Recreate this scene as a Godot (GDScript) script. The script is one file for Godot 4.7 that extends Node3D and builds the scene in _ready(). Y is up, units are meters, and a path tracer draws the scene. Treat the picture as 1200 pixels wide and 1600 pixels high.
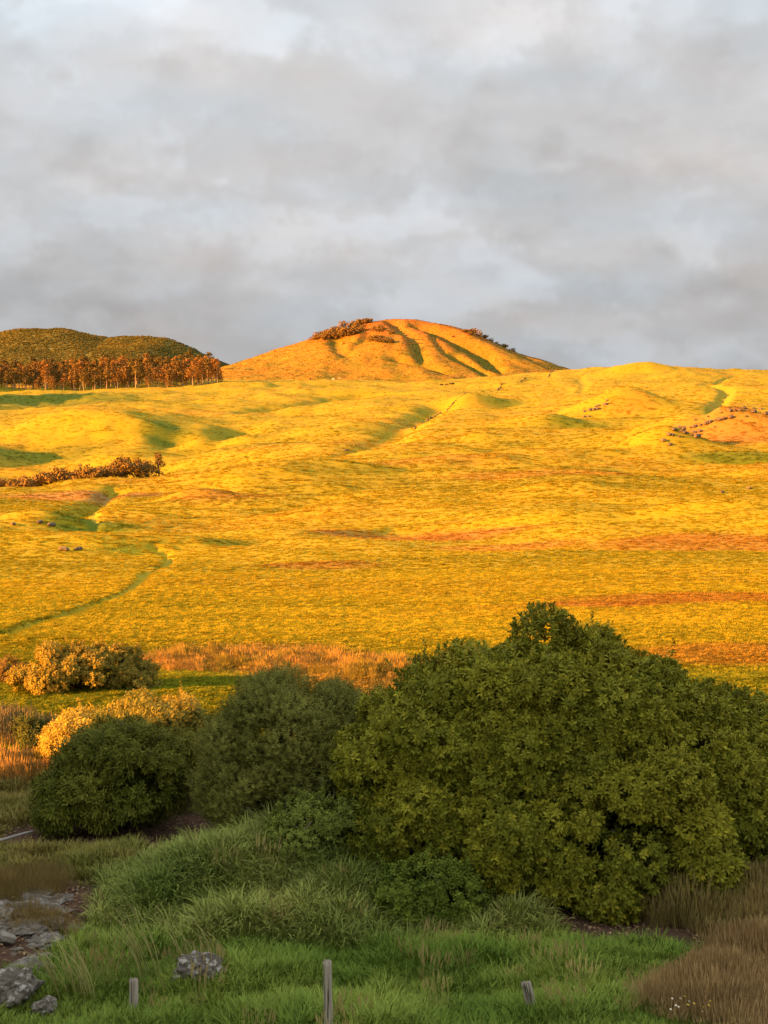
extends Node3D
# An evening pasture seen from a first-floor deck: shaded shrubs and a grass bank in front,
# a sunlit hillside behind, a cinder cone, a wooded hill and a tree plantation on the skyline.
# Lengths are metres; "d" is the distance in front of the viewer (world z = -d), y = 6 is the eye.

const F := 1931.0      # focal length of the photograph in its own pixels (1200 x 1600)
const EYE := 6.0
var rng := RandomNumberGenerator.new()
var n_big := FastNoiseLite.new()
var n_mid := FastNoiseLite.new()
var n_fine := FastNoiseLite.new()
var n_ter := FastNoiseLite.new()
var names := {}
var tab_d: PackedFloat32Array
var tab_p: Array = []
var dents: Array = []       # [x, d, ux, ud, r_along, r_across, height]
var tracks: Array = []
var grooves: Array = []     # [PackedVector2Array, half width, depth, box]
var gullies: Array = []     # the same, on the cone
var patches: Array = []     # [x, d, rx, rd, colour, strength]

# ------------------------------------------------------------------ small helpers
func V(x: float, y: float, d: float) -> Vector3:
	return Vector3(x, y, -d)

func numbered(called: String) -> String:
	if not names.has(called):
		names[called] = 0
		return called
	names[called] += 1
	return "%s_%03d" % [called, names[called]]

func thing(called: String, label: String, category: String, at: Vector3, turn := 0.0, group := "") -> Node3D:
	var o := Node3D.new()
	o.name = numbered(called)
	add_child(o)
	o.position = at
	o.rotation.y = turn
	tag(o, label, category, group)
	return o

func tag(o: Node, label: String, category: String, group := "") -> void:
	o.set_meta("label", label)
	o.set_meta("category", category)
	if group != "":
		o.set_meta("group", group)

func part(called: String, mesh: Mesh, m: Material, parent: Node) -> MeshInstance3D:
	var o := MeshInstance3D.new()
	o.name = called
	o.mesh = mesh
	o.material_override = m
	parent.add_child(o, true)
	return o

func lone(called: String, mesh: Mesh, m: Material, at: Vector3) -> MeshInstance3D:
	var o := MeshInstance3D.new()
	o.name = numbered(called)
	o.mesh = mesh
	o.material_override = m
	add_child(o, true)
	o.position = at
	return o

func copy_of(root: Node3D, label: String, at: Vector3, turn: float, s := 1.0) -> Node3D:
	var r: Node3D = root.duplicate()
	r.name = numbered(String(root.get_meta("stem")))
	add_child(r)
	r.position = at
	r.rotation = Vector3(0, turn, 0)
	r.scale = Vector3.ONE * s
	r.set_meta("label", label)
	return r

func mat(rough := 0.9, vcol := true) -> StandardMaterial3D:
	var m := StandardMaterial3D.new()
	m.roughness = rough
	m.vertex_color_use_as_albedo = vcol
	m.cull_mode = BaseMaterial3D.CULL_DISABLED
	m.metallic_specular = 0.25
	return m

func leaf_mat(rough := 0.6, back := 0.5, spec := 0.12) -> StandardMaterial3D:
	var m := mat(rough)
	m.metallic_specular = spec
	m.backlight_enabled = true
	m.backlight = Color(back, back, back)
	return m

func rnd(a: float, b: float) -> float:
	return rng.randf_range(a, b)

func rdir() -> Vector3:
	var y := rnd(-1, 1)
	var a := rnd(0, TAU)
	var s := sqrt(1.0 - y * y)
	return Vector3(s * cos(a), y, s * sin(a))

func mul(c: Color, k: float) -> Color:
	return Color(c.r * k, c.g * k, c.b * k, 1)

class Geo:
	var v := PackedVector3Array()
	var n := PackedVector3Array()
	var c := PackedColorArray()
	var i := PackedInt32Array()
	func vert(p: Vector3, nn: Vector3, col: Color) -> int:
		v.push_back(p)
		n.push_back(nn)
		c.push_back(col)
		return v.size() - 1
	func tri(a: int, b: int, d: int) -> void:
		# front faces run clockwise: wind each face the way its normals point
		var f := (v[d] - v[a]).cross(v[b] - v[a])
		var out := f.dot(n[a] + n[b] + n[d]) >= 0.0
		i.push_back(a)
		i.push_back(b if out else d)
		i.push_back(d if out else b)
	func quad(a: int, b: int, d: int, e: int) -> void:
		tri(a, b, d)
		tri(a, d, e)
	func done() -> ArrayMesh:
		var arr := []
		arr.resize(Mesh.ARRAY_MAX)
		arr[Mesh.ARRAY_VERTEX] = v
		arr[Mesh.ARRAY_NORMAL] = n
		arr[Mesh.ARRAY_COLOR] = c
		arr[Mesh.ARRAY_INDEX] = i
		var m := ArrayMesh.new()
		m.add_surface_from_arrays(Mesh.PRIMITIVE_TRIANGLES, arr)
		return m

class Scatter:
	var buf := PackedFloat32Array()
	var n := 0
	func put(b: Basis, p: Vector3, col: Color) -> void:
		var at := n * 16
		if at + 16 > buf.size():
			buf.resize(maxi(1600, buf.size() * 2))
		buf[at] = b.x.x
		buf[at + 1] = b.y.x
		buf[at + 2] = b.z.x
		buf[at + 3] = p.x
		buf[at + 4] = b.x.y
		buf[at + 5] = b.y.y
		buf[at + 6] = b.z.y
		buf[at + 7] = p.y
		buf[at + 8] = b.x.z
		buf[at + 9] = b.y.z
		buf[at + 10] = b.z.z
		buf[at + 11] = p.z
		buf[at + 12] = col.r
		buf[at + 13] = col.g
		buf[at + 14] = col.b
		buf[at + 15] = 1.0
		n += 1
	func done(mesh: Mesh) -> MultiMesh:
		var mm := MultiMesh.new()
		mm.transform_format = MultiMesh.TRANSFORM_3D
		mm.use_colors = true
		mm.mesh = mesh
		mm.instance_count = n
		mm.buffer = buf.slice(0, n * 16)
		return mm

func scatter_node(called: String, sc: Scatter, mesh: Mesh, m: Material, parent: Node, at := Vector3.ZERO) -> MultiMeshInstance3D:
	var o := MultiMeshInstance3D.new()
	o.name = called
	o.multimesh = sc.done(mesh)
	o.material_override = m
	parent.add_child(o, true)
	o.position = at
	o.set_meta("kind", "stuff")
	return o

func upright(y: Vector3, turn: float, s: Vector3) -> Basis:
	y = y.normalized()
	var a := Vector3(cos(turn), 0, sin(turn))
	var x := (a - y * a.dot(y)).normalized()
	var z := x.cross(y)
	return Basis(x * s.x, y * s.y, z * s.z)

func ss(a: float, b: float, x: float) -> float:
	return smoothstep(a, b, x)

# ------------------------------------------------------------------ the land
func land_table() -> void:
	# heights of the pasture at nine distances and seven bearings, given as the level at which each would be sighted
	tab_d = PackedFloat32Array([45, 60, 80, 110, 150, 200, 260, 330, 385, 440, 520, 620, 720, 850, 950, 1050, 1200, 1450, 2300])
	tab_p = [
		[1058, 1058, 1058, 1058, 1058, 1058, 1058],
		[990, 992, 995, 997, 995, 995, 990],
		[950, 950, 955, 955, 950, 948, 945],
		[906, 906, 907, 907, 902, 898, 895],
		[862, 862, 864, 864, 857, 850, 845],
		[822, 823, 822, 818, 810, 802, 797],
		[790, 783, 780, 776, 768, 760, 755],
		[764, 742, 727, 735, 730, 722, 716],
		[806, 788, 738, 711, 702, 694, 686],
		[796, 770, 722, 694, 680, 671, 660],
		[728, 714, 694, 670, 660, 648, 636],
		[657, 655, 663, 646, 640, 627, 615],
		[638, 637, 637, 626, 620, 606, 598],
		[620, 613, 612, 607, 600, 586, 587],
		[612, 606, 599, 599, 588, 573, 580],
		[602, 598, 597, 598, 597, 588, 594],
		[592, 592, 597, 599, 606, 614, 618],
		[596, 597, 599, 600, 606, 614, 618],
		[612, 612, 616, 620, 622, 624, 626]]

func cub(a: float, b: float, c: float, d: float, t: float) -> float:
	return b + 0.5 * t * (c - a + t * (2.0 * a - 5.0 * b + 4.0 * c - d + t * (3.0 * (b - c) + d - a)))

func land(x: float, d: float) -> float:
	var r := sqrt(x * x + d * d)
	var ang := atan2(x, d)
	var ca := clampf(ang, -0.36, 0.36)
	var dd := r * cos(ca)
	var y := 0.0
	if dd > 45.0:
		var k := 0
		var last := tab_d.size() - 1
		while k < last - 1 and tab_d[k + 1] <= dd:
			k += 1
		var t := clampf(log(dd / tab_d[k]) / log(tab_d[k + 1] / tab_d[k]), 0.0, 1.0)
		var fc := clampf((600.0 + F * tan(ca)) / 200.0, -0.6, 6.6)
		var ci := clampi(int(floor(fc)), 0, 5)
		var tc := fc - ci
		var p := [0.0, 0.0, 0.0, 0.0]
		for q in 4:
			var row: Array = tab_p[clampi(k - 1 + q, 0, last)]
			p[q] = cub(row[maxi(ci - 1, 0)], row[ci], row[ci + 1], row[mini(ci + 2, 6)], tc)
		var py := cub(p[0], p[1], p[2], p[3], t)
		y = EYE + (800.0 - py) * minf(dd, 2300.0) / F
	if absf(ang) > 0.5:
		y *= ss(1.35, 0.5, absf(ang))
	return y

func near_polyline(pts: PackedVector2Array, p: Vector2) -> float:
	var best := 1e9
	for k in pts.size() - 1:
		var q := Geometry2D.get_closest_point_to_segment(p, pts[k], pts[k + 1])
		best = minf(best, p.distance_squared_to(q))
	return sqrt(best)

func carve(list: Array, x: float, d: float) -> float:
	var y := 0.0
	var p := Vector2(x, d)
	for g in list:
		var bx: Rect2 = g[3]
		if bx.has_point(p):
			var q := near_polyline(g[0], p) / float(g[1])
			if q < 2.5:
				y -= float(g[2]) * exp(-q * q)
	return y

func groove(list: Array, pts: PackedVector2Array, w: float, depth: float) -> void:
	var bx := Rect2(pts[0], Vector2.ZERO)
	for p in pts:
		bx = bx.expand(p)
	list.append([pts, w, depth, bx.grow(w * 3.0)])

func height(x: float, d: float) -> float:
	var y := land(x, d)
	var r := sqrt(x * x + d * d)
	if r > 30.0 and d > 0.0:
		var k := ss(35.0, 200.0, r)
		y += n_big.get_noise_2d(x, d) * 3.2 * k * k
		y += n_ter.get_noise_2d(x * 0.22 + d * 0.03, d) * (0.35 + 0.0020 * minf(r, 900.0)) * k
		y += n_mid.get_noise_2d(x, d) * (0.10 + 0.0006 * minf(r, 800.0))
	elif r > 4.0:
		y += n_mid.get_noise_2d(x * 4.0, d * 4.0) * 0.10
	for e in dents:
		var dx: float = x - e[0]
		var dy: float = d - e[1]
		var a: float = (dx * e[2] + dy * e[3]) / e[4]
		var b: float = (-dx * e[3] + dy * e[2]) / e[5]
		var q := a * a + b * b
		if q < 9.0:
			y += e[6] * exp(-q)
	y += carve(grooves, x, d) + carve(tracks, x, d)
	return y

func cone_profile(prof: PackedVector2Array, r: float) -> float:
	for k in prof.size() - 1:
		if r <= prof[k + 1].x:
			var t := (r - prof[k].x) / (prof[k + 1].x - prof[k].x)
			return lerpf(prof[k].y, prof[k + 1].y, t)
	return 0.0

var prof_l := PackedVector2Array([Vector2(0, 77), Vector2(30, 76), Vector2(53, 70), Vector2(71, 65), Vector2(113, 54), Vector2(158, 37), Vector2(210, 19), Vector2(255, 5), Vector2(292, -2), Vector2(330, -12)])
var prof_r := PackedVector2Array([Vector2(0, 77), Vector2(45, 70), Vector2(79, 62), Vector2(120, 42), Vector2(158, 32), Vector2(195, 19), Vector2(270, 0), Vector2(330, -12)])
var prof_f := PackedVector2Array([Vector2(0, 77), Vector2(40, 69), Vector2(90, 47), Vector2(140, 26), Vector2(190, 9), Vector2(240, -1), Vector2(330, -14)])
const CONE_X := 31.0
const CONE_D := 1450.0

func cone_height(x: float, d: float) -> float:
	var dx := x - CONE_X
	var dz := d - CONE_D
	var r := sqrt(dx * dx + dz * dz)
	if r > 325.0:
		return -1e3
	var c := dx / maxf(r, 1.0)
	var side := 0.0
	for k in [-9.0, 0.0, 9.0]:
		side += (cone_profile(prof_r if dx > 0 else prof_l, maxf(r + k, 0.0)) * c * c + cone_profile(prof_f, maxf(r + k, 0.0)) * (1.0 - c * c)) / 3.0
	var a := atan2(dz, dx)
	var w := ss(20.0, 80.0, r) * ss(310.0, 190.0, r)
	side += w * 2.6 * n_big.get_noise_2d(a * 170.0, r * 0.35) * 2.0
	side += n_mid.get_noise_2d(x * 0.5, d * 0.5) * 1.3 + n_mid.get_noise_2d(x * 1.6, d * 1.6) * 0.5
	return land(x, d) + side + carve(gullies, x, d)

func surface(x: float, d: float) -> float:
	var y := height(x, d)
	if d > 1100.0:
		y = maxf(y, cone_height(x, d))
	return y

func sight(px: float, py: float, from := 8.0, to := 1700.0) -> Vector3:   # where a line of sight first meets the land: (x, y, d)
	var d := from
	var u := (px - 600.0) / F
	var step := 1.006
	while d < to:
		if surface(u * d, d) >= EYE + (800.0 - py) * d / F:
			break
		d *= step
	return Vector3(u * d, surface(u * d, d), d)

func dent(px: float, py: float, along: float, across: float, h: float, turn := 0.0) -> void:
	var p := sight(px, py)
	dents.append([p.x, p.z, cos(turn), sin(turn), along, across, h])

func patch(px: float, py: float, wide: float, deep: float, col: Color, strength: float) -> void:
	var p := sight(px, py)
	patches.append([p.x, p.z, wide, deep, col, strength])

func trace(pts: Array, from := 8.0) -> PackedVector2Array:
	var out := PackedVector2Array()
	for p in pts:
		var q := sight(p[0], p[1], from)
		out.push_back(Vector2(q.x, q.z))
	return out

const GREEN := Color(0.135, 0.200, 0.014)
const GOLD := Color(0.46, 0.370, 0.020)
const DRY := Color(0.46, 0.250, 0.032)
const SOIL := Color(0.110, 0.064, 0.040)

func ground_colour(x: float, d: float) -> Color:
	var r := sqrt(x * x + d * d)
	var a := n_big.get_noise_2d(x * 0.7 + 300.0, d * 1.6)
	var b := n_mid.get_noise_2d(x * 0.6 - 90.0, d * 1.3)
	var c := GOLD
	c = c.lerp(GREEN, clampf(0.04 - a * 0.5 - b * 0.3, 0.0, 0.45))
	c = c.lerp(DRY, clampf(a * 0.8 + b * 0.45 - 0.10, 0.0, 0.45))
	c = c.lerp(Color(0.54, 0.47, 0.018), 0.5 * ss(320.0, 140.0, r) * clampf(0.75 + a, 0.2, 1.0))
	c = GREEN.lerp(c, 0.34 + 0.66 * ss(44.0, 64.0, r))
	for p in patches:
		var dx: float = (x - p[0]) / p[2]
		var dy: float = (d - p[1]) / p[3]
		var q := dx * dx + dy * dy
		if q < 4.0:
			c = c.lerp(p[4], float(p[5]) * clampf(1.35 * exp(-q * q * 1.2) + b * 0.6 - 0.2, 0.0, 1.0))
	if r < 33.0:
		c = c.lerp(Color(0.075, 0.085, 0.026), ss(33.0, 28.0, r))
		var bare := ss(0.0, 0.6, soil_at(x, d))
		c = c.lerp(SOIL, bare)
	return c

func soil_at(x: float, d: float) -> float:
	# bare earth under and between the shrubs and on the stony slope at the side
	var s := 0.0
	for e in [[-3.4, 22.6, 1.1, 2.2], [3.6, 20.4, 4.4, 3.0], [-5.6, 22.8, 1.5, 1.3], [-1.0, 22.6, 2.2, 1.6], [-5.6, 17.4, 1.3, 2.7]]:
		var dx: float = (x - e[0]) / e[2]
		var dy: float = (d - e[1]) / e[3]
		s = maxf(s, 1.3 - dx * dx - dy * dy + n_mid.get_noise_2d(x * 9.0, d * 9.0) * 0.5)
	return s

func polar_ground() -> ArrayMesh:
	var g := Geo.new()
	var angs := PackedFloat32Array()
	var a := -PI
	while a < PI - 0.001:
		angs.push_back(a)
		a += 0.0021 if absf(a) < 0.36 else (0.012 if absf(a) < 0.62 else 0.05)
	angs.push_back(PI)
	var rings := PackedFloat32Array()
	var r := 3.0
	while r < 1750.0:
		rings.push_back(r)
		r *= 1.05 if r < 8.0 else (1.0085 if r < 1150.0 else 1.03)
	while r < 14000.0:
		rings.push_back(r)
		r *= 1.25
	var na := angs.size()
	var nr := rings.size()
	var ys := PackedFloat32Array()
	ys.resize(na * nr)
	for k in nr:
		for j in na:
			ys[k * na + j] = height(rings[k] * sin(angs[j]), rings[k] * cos(angs[j]))
	for k in nr:
		for j in na:
			var x := rings[k] * sin(angs[j])
			var d := rings[k] * cos(angs[j])
			var k0 := maxi(k - 1, 0)
			var k1 := mini(k + 1, nr - 1)
			var j0 := maxi(j - 1, 0)
			var j1 := mini(j + 1, na - 1)
			var dr := (ys[k1 * na + j] - ys[k0 * na + j]) / (rings[k1] - rings[k0])
			var da := (ys[k * na + j1] - ys[k * na + j0]) / ((angs[j1] - angs[j0]) * rings[k])
			var er := Vector3(sin(angs[j]), 0, -cos(angs[j]))
			var ea := Vector3(cos(angs[j]), 0, sin(angs[j]))
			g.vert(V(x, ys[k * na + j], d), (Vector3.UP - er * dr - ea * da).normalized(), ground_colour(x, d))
	for k in nr - 1:
		for j in na - 1:
			g.quad(k * na + j, (k + 1) * na + j, (k + 1) * na + j + 1, k * na + j + 1)
	var c0 := g.vert(V(0, height(0, 0.1), 0), Vector3.UP, SOIL)
	for j in na - 1:
		g.tri(c0, j, j + 1)
	return g.done()

func field_mesh(x0: float, x1: float, d0: float, d1: float, step: float, h: Callable, col: Callable) -> ArrayMesh:
	var g := Geo.new()
	var nx := int((x1 - x0) / step) + 1
	var nd := int((d1 - d0) / step) + 1
	var ys := PackedFloat32Array()
	for k in nd:
		for j in nx:
			ys.push_back(h.call(x0 + j * step, d0 + k * step))
	for k in nd:
		for j in nx:
			var gx := (ys[k * nx + mini(j + 1, nx - 1)] - ys[k * nx + maxi(j - 1, 0)]) / (2.0 * step)
			var gd := (ys[mini(k + 1, nd - 1) * nx + j] - ys[maxi(k - 1, 0) * nx + j]) / (2.0 * step)
			g.vert(V(x0 + j * step, ys[k * nx + j], d0 + k * step), Vector3(-gx, 1, gd).normalized(), col.call(x0 + j * step, d0 + k * step))
	for k in nd - 1:
		for j in nx - 1:
			if ys[k * nx + j] > -900.0 and ys[k * nx + j + 1] > -900.0 and ys[(k + 1) * nx + j] > -900.0 and ys[(k + 1) * nx + j + 1] > -900.0:
				g.quad(k * nx + j, (k + 1) * nx + j, (k + 1) * nx + j + 1, k * nx + j + 1)
	return g.done()

func cone_colour(x: float, d: float) -> Color:
	var a := n_mid.get_noise_2d(x * 0.7, d * 0.7)
	var hi := ss(20.0, 70.0, cone_height(x, d) - land(x, d))
	var c := Color(0.36, 0.215, 0.022).lerp(Color(0.35, 0.150, 0.026), clampf(hi * 0.9 + a * 0.5, 0, 1))
	return c.lerp(Color(0.15, 0.15, 0.018), clampf(0.3 - hi * 0.4 - a * 0.9 - carve(gullies, x, d) * 0.08, 0, 0.8))

var hill_line := PackedVector2Array([Vector2(-400, 575), Vector2(-250, 560), Vector2(-100, 540), Vector2(0, 521), Vector2(30, 515), Vector2(60, 512), Vector2(100, 514), Vector2(130, 520), Vector2(170, 527), Vector2(200, 524), Vector2(230, 523), Vector2(260, 529), Vector2(300, 545), Vector2(355, 571), Vector2(420, 600), Vector2(520, 640)])
const HILL_D := 2300.0

func hill_height(x: float, d: float) -> float:
	var px := 600.0 + F * x / HILL_D
	var top := 640.0
	for k in hill_line.size() - 1:
		if px >= hill_line[k].x and px < hill_line[k + 1].x:
			var t := (px - hill_line[k].x) / (hill_line[k + 1].x - hill_line[k].x)
			top = lerpf(hill_line[k].y, hill_line[k + 1].y, t)
	var crest := EYE + (800.0 - top) * HILL_D / F
	var base := EYE + (800.0 - 625.0) * HILL_D / F
	var q := (d - HILL_D) / (420.0 if d < HILL_D else 500.0)
	var spur := n_big.get_noise_2d(x * 0.12, d * 0.05) * 60.0 * absf(q)
	return base + maxf(crest - base, 0.0) * (1.0 - absf(q)) - 40.0 * q * q + spur * (1.0 - absf(q)) + n_big.get_noise_2d(x * 0.5, d * 0.5) * 8.0

# ------------------------------------------------------------------ small meshes
func blade(g: Geo, at: Vector3, dir: Vector3, h: float, w: float, droop: float, col: Color, tip: Color, segs := 3) -> void:
	# a narrow arching leaf; dir is the level direction in which it leans
	var side := Vector3(-dir.z, 0, dir.x)
	var prev := [-1, -1]
	var p := at
	var ang := rnd(0.05, 0.25)
	for k in segs + 1:
		var t := float(k) / segs
		var up := Vector3(0, cos(ang), 0) + dir * sin(ang)
		var nn := (dir * cos(ang) - Vector3.UP * sin(ang))
		var ww := w * (1.0 - t * t) * 0.5
		var cc := col.lerp(tip, t)
		if k == segs:
			var e := g.vert(p, nn, cc)
			g.tri(prev[0], prev[1], e)
		else:
			var a := g.vert(p - side * ww, nn, cc)
			var b := g.vert(p + side * ww, nn, cc)
			if k > 0:
				g.quad(prev[0], prev[1], b, a)
			prev = [a, b]
		p += up * (h / segs)
		ang += droop / segs * (0.6 + t)

func tuft(seed_: int, count: int, spread: float, h: float, w: float, droop: float, segs := 3, stalk := 0.0) -> ArrayMesh:
	rng.seed = seed_
	var g := Geo.new()
	for k in count:
		var a := rnd(0, TAU)
		var r := spread * sqrt(rng.randf())
		var dir := Vector3(cos(a + rnd(-0.9, 0.9)), 0, sin(a + rnd(-0.9, 0.9))).normalized()
		var t := rnd(0.6, 1.35)
		var base := Color(t * rnd(0.9, 1.15), t, t * rnd(0.8, 1.1))
		var tip := base * (1.0 if rng.randf() > 0.25 else 1.35)
		if rng.randf() < (0.25 if stalk > 0.0 else 0.07):
			tip = Color(t * 1.7, t * 1.4, t * 1.0)
		blade(g, Vector3(cos(a) * r, -0.03, sin(a) * r), dir, h * rnd(0.55, 1.15), w * rnd(0.7, 1.3), droop * rnd(0.4, 1.4), base, tip, segs)
		if rng.randf() < stalk:
			seed_head(g, Vector3(cos(a) * r, 0, sin(a) * r), dir, h * rnd(1.0, 1.4), w, Color(1.6, 1.35, 1.0))
	return g.done()

func seed_head(g: Geo, at: Vector3, dir: Vector3, h: float, w: float, col: Color) -> void:
	var side := Vector3(-dir.z, 0, dir.x)
	var top := at + Vector3.UP * h + dir * h * rnd(0.05, 0.3)
	var a := g.vert(at - side * w * 0.25, dir, col)
	var b := g.vert(at + side * w * 0.25, dir, col)
	var c := g.vert(top, dir, col)
	g.tri(a, b, c)
	for k in 3:
		var ang := k * TAU / 3.0
		var s := Vector3(cos(ang), 0, sin(ang))
		var n := Vector3(-s.z, 0, s.x)
		var lo := g.vert(top.lerp(at, 0.28), n, col)
		var m1 := g.vert(top.lerp(at, 0.13) + s * w * 1.0, n, col)
		var hi := g.vert(top + Vector3.UP * h * 0.04, n, col)
		g.tri(lo, m1, hi)

func hummock(seed_: int) -> ArrayMesh:
	# a cushion of pasture grass one metre across
	rng.seed = seed_
	var g := Geo.new()
	for k in 54:
		var a := rnd(0, TAU)
		var r := 0.46 * sqrt(rng.randf())
		var out := Vector3(cos(a), 0, sin(a))
		var lean := rnd(0.1, 0.9)
		var side := Vector3(-out.z, 0, out.x).rotated(Vector3.UP, rnd(-0.8, 0.8))
		var t := rnd(0.75, 1.2)
		var col := Color(t, t * rnd(0.92, 1.05), t)
		var p := out * r - Vector3.UP * 0.06
		var tip := p + Vector3.UP * rnd(0.18, 0.42) * (1.1 - r) + out * lean * 0.36
		var n := side.cross((tip - p).normalized())
		var w := rnd(0.025, 0.06)
		var i0 := g.vert(p - side * w, n, col)
		var i1 := g.vert(p + side * w, n, col)
		var mid := p.lerp(tip, 0.6) + Vector3.UP * 0.05
		var i2 := g.vert(mid + side * w * 0.7, n, col)
		var i3 := g.vert(mid - side * w * 0.7, n, col)
		var i4 := g.vert(tip, n, col)
		g.quad(i0, i1, i2, i3)
		g.tri(i3, i2, i4)
	return g.done()

func leaf(g: Geo, at: Vector3, dir: Vector3, up: Vector3, l: float, w: float, col: Color) -> void:
	var side := dir.cross(up).normalized()
	var n := side.cross(dir).normalized()
	var mid := at + dir * l * 0.55 + n * l * 0.05
	var a := g.vert(at, n, col)
	var b := g.vert(mid - side * w * 0.5 + n * w * 0.12, (n - side * 0.3).normalized(), col)
	var c := g.vert(at + dir * l - n * l * 0.08, n, col)
	var d := g.vert(mid + side * w * 0.5 + n * w * 0.12, (n + side * 0.3).normalized(), col)
	var m := g.vert(mid, n, col)
	g.tri(a, b, m)
	g.tri(b, c, m)
	g.tri(c, d, m)
	g.tri(d, a, m)

func rosette(seed_: int, count: int, l: float, w: float, flat: float) -> ArrayMesh:
	# leaves crowded round the end of a twig
	rng.seed = seed_
	var g := Geo.new()
	for k in count:
		var a := k * 2.4 + rnd(-0.3, 0.3)
		var el := lerpf(-0.35, 1.2, float(k) / count) * flat + rnd(-0.2, 0.2)
		var dir := Vector3(cos(a) * cos(el), sin(el), sin(a) * cos(el))
		var up := Vector3.UP if el < 1.0 else Vector3(-cos(a), 0.2, -sin(a))
		var t := rnd(0.75, 1.25)
		leaf(g, Vector3(0, -l * 0.8 + l * 0.9 * k / count, 0), dir, up, l * rnd(0.75, 1.1), w * rnd(0.8, 1.1), Color(t * rnd(0.9, 1.15), t, t * rnd(0.8, 1.0)))
	return g.done()

func sprig(seed_: int, count: int, twig: float, l: float, w: float) -> ArrayMesh:
	# narrow leaves set along a bending twig
	rng.seed = seed_
	var g := Geo.new()
	var bend := Vector3(rnd(-1, 1), 0, rnd(-1, 1)) * 0.35
	for k in count:
		var t := float(k) / count
		var p := Vector3.UP * twig * (t - 0.6) + bend * twig * t * t
		var a := k * 2.4
		var dir := (Vector3(cos(a), rnd(0.3, 1.0), sin(a))).normalized()
		var v := rnd(0.75, 1.25)
		leaf(g, p, dir, Vector3.UP if absf(dir.y) < 0.9 else Vector3.RIGHT, l * rnd(0.7, 1.15), w, Color(v * rnd(0.9, 1.1), v, v * rnd(0.8, 1.0)))
	return g.done()

func tube(g: Geo, pts: PackedVector3Array, r0: float, r1: float, sides: int, col: Color) -> void:
	var base := g.v.size()
	for k in pts.size():
		var t := float(k) / (pts.size() - 1)
		var dir := (pts[mini(k + 1, pts.size() - 1)] - pts[maxi(k - 1, 0)]).normalized()
		var x := dir.cross(Vector3(0.3, 0.2, 0.93)).normalized()
		var y := dir.cross(x)
		var r := lerpf(r0, r1, t)
		for s in sides:
			var a := TAU * s / sides
			var n := x * cos(a) + y * sin(a)
			g.vert(pts[k] + n * r, n, mul(col, rnd(0.8, 1.2)))
	for k in pts.size() - 1:
		for s in sides:
			var s2 := (s + 1) % sides
			g.quad(base + k * sides + s, base + k * sides + s2, base + (k + 1) * sides + s2, base + (k + 1) * sides + s)
	var c := g.vert(pts[-1], (pts[-1] - pts[-2]).normalized(), col)
	for s in sides:
		g.tri(base + (pts.size() - 1) * sides + s, base + (pts.size() - 1) * sides + (s + 1) % sides, c)

func bough(g: Geo, a: Vector3, b: Vector3, sag: float, r0: float, r1: float, col: Color, n := 7, sides := 6) -> void:
	var pts := PackedVector3Array()
	var side := (b - a).cross(Vector3.UP).normalized() * rnd(-0.12, 0.12) * a.distance_to(b)
	for k in n:
		var t := float(k) / (n - 1)
		pts.push_back(a.lerp(b, t) + Vector3.UP * sag * 4.0 * t * (1.0 - t) + side * sin(t * 4.0))
	tube(g, pts, r0, r1, sides, col)

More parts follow.
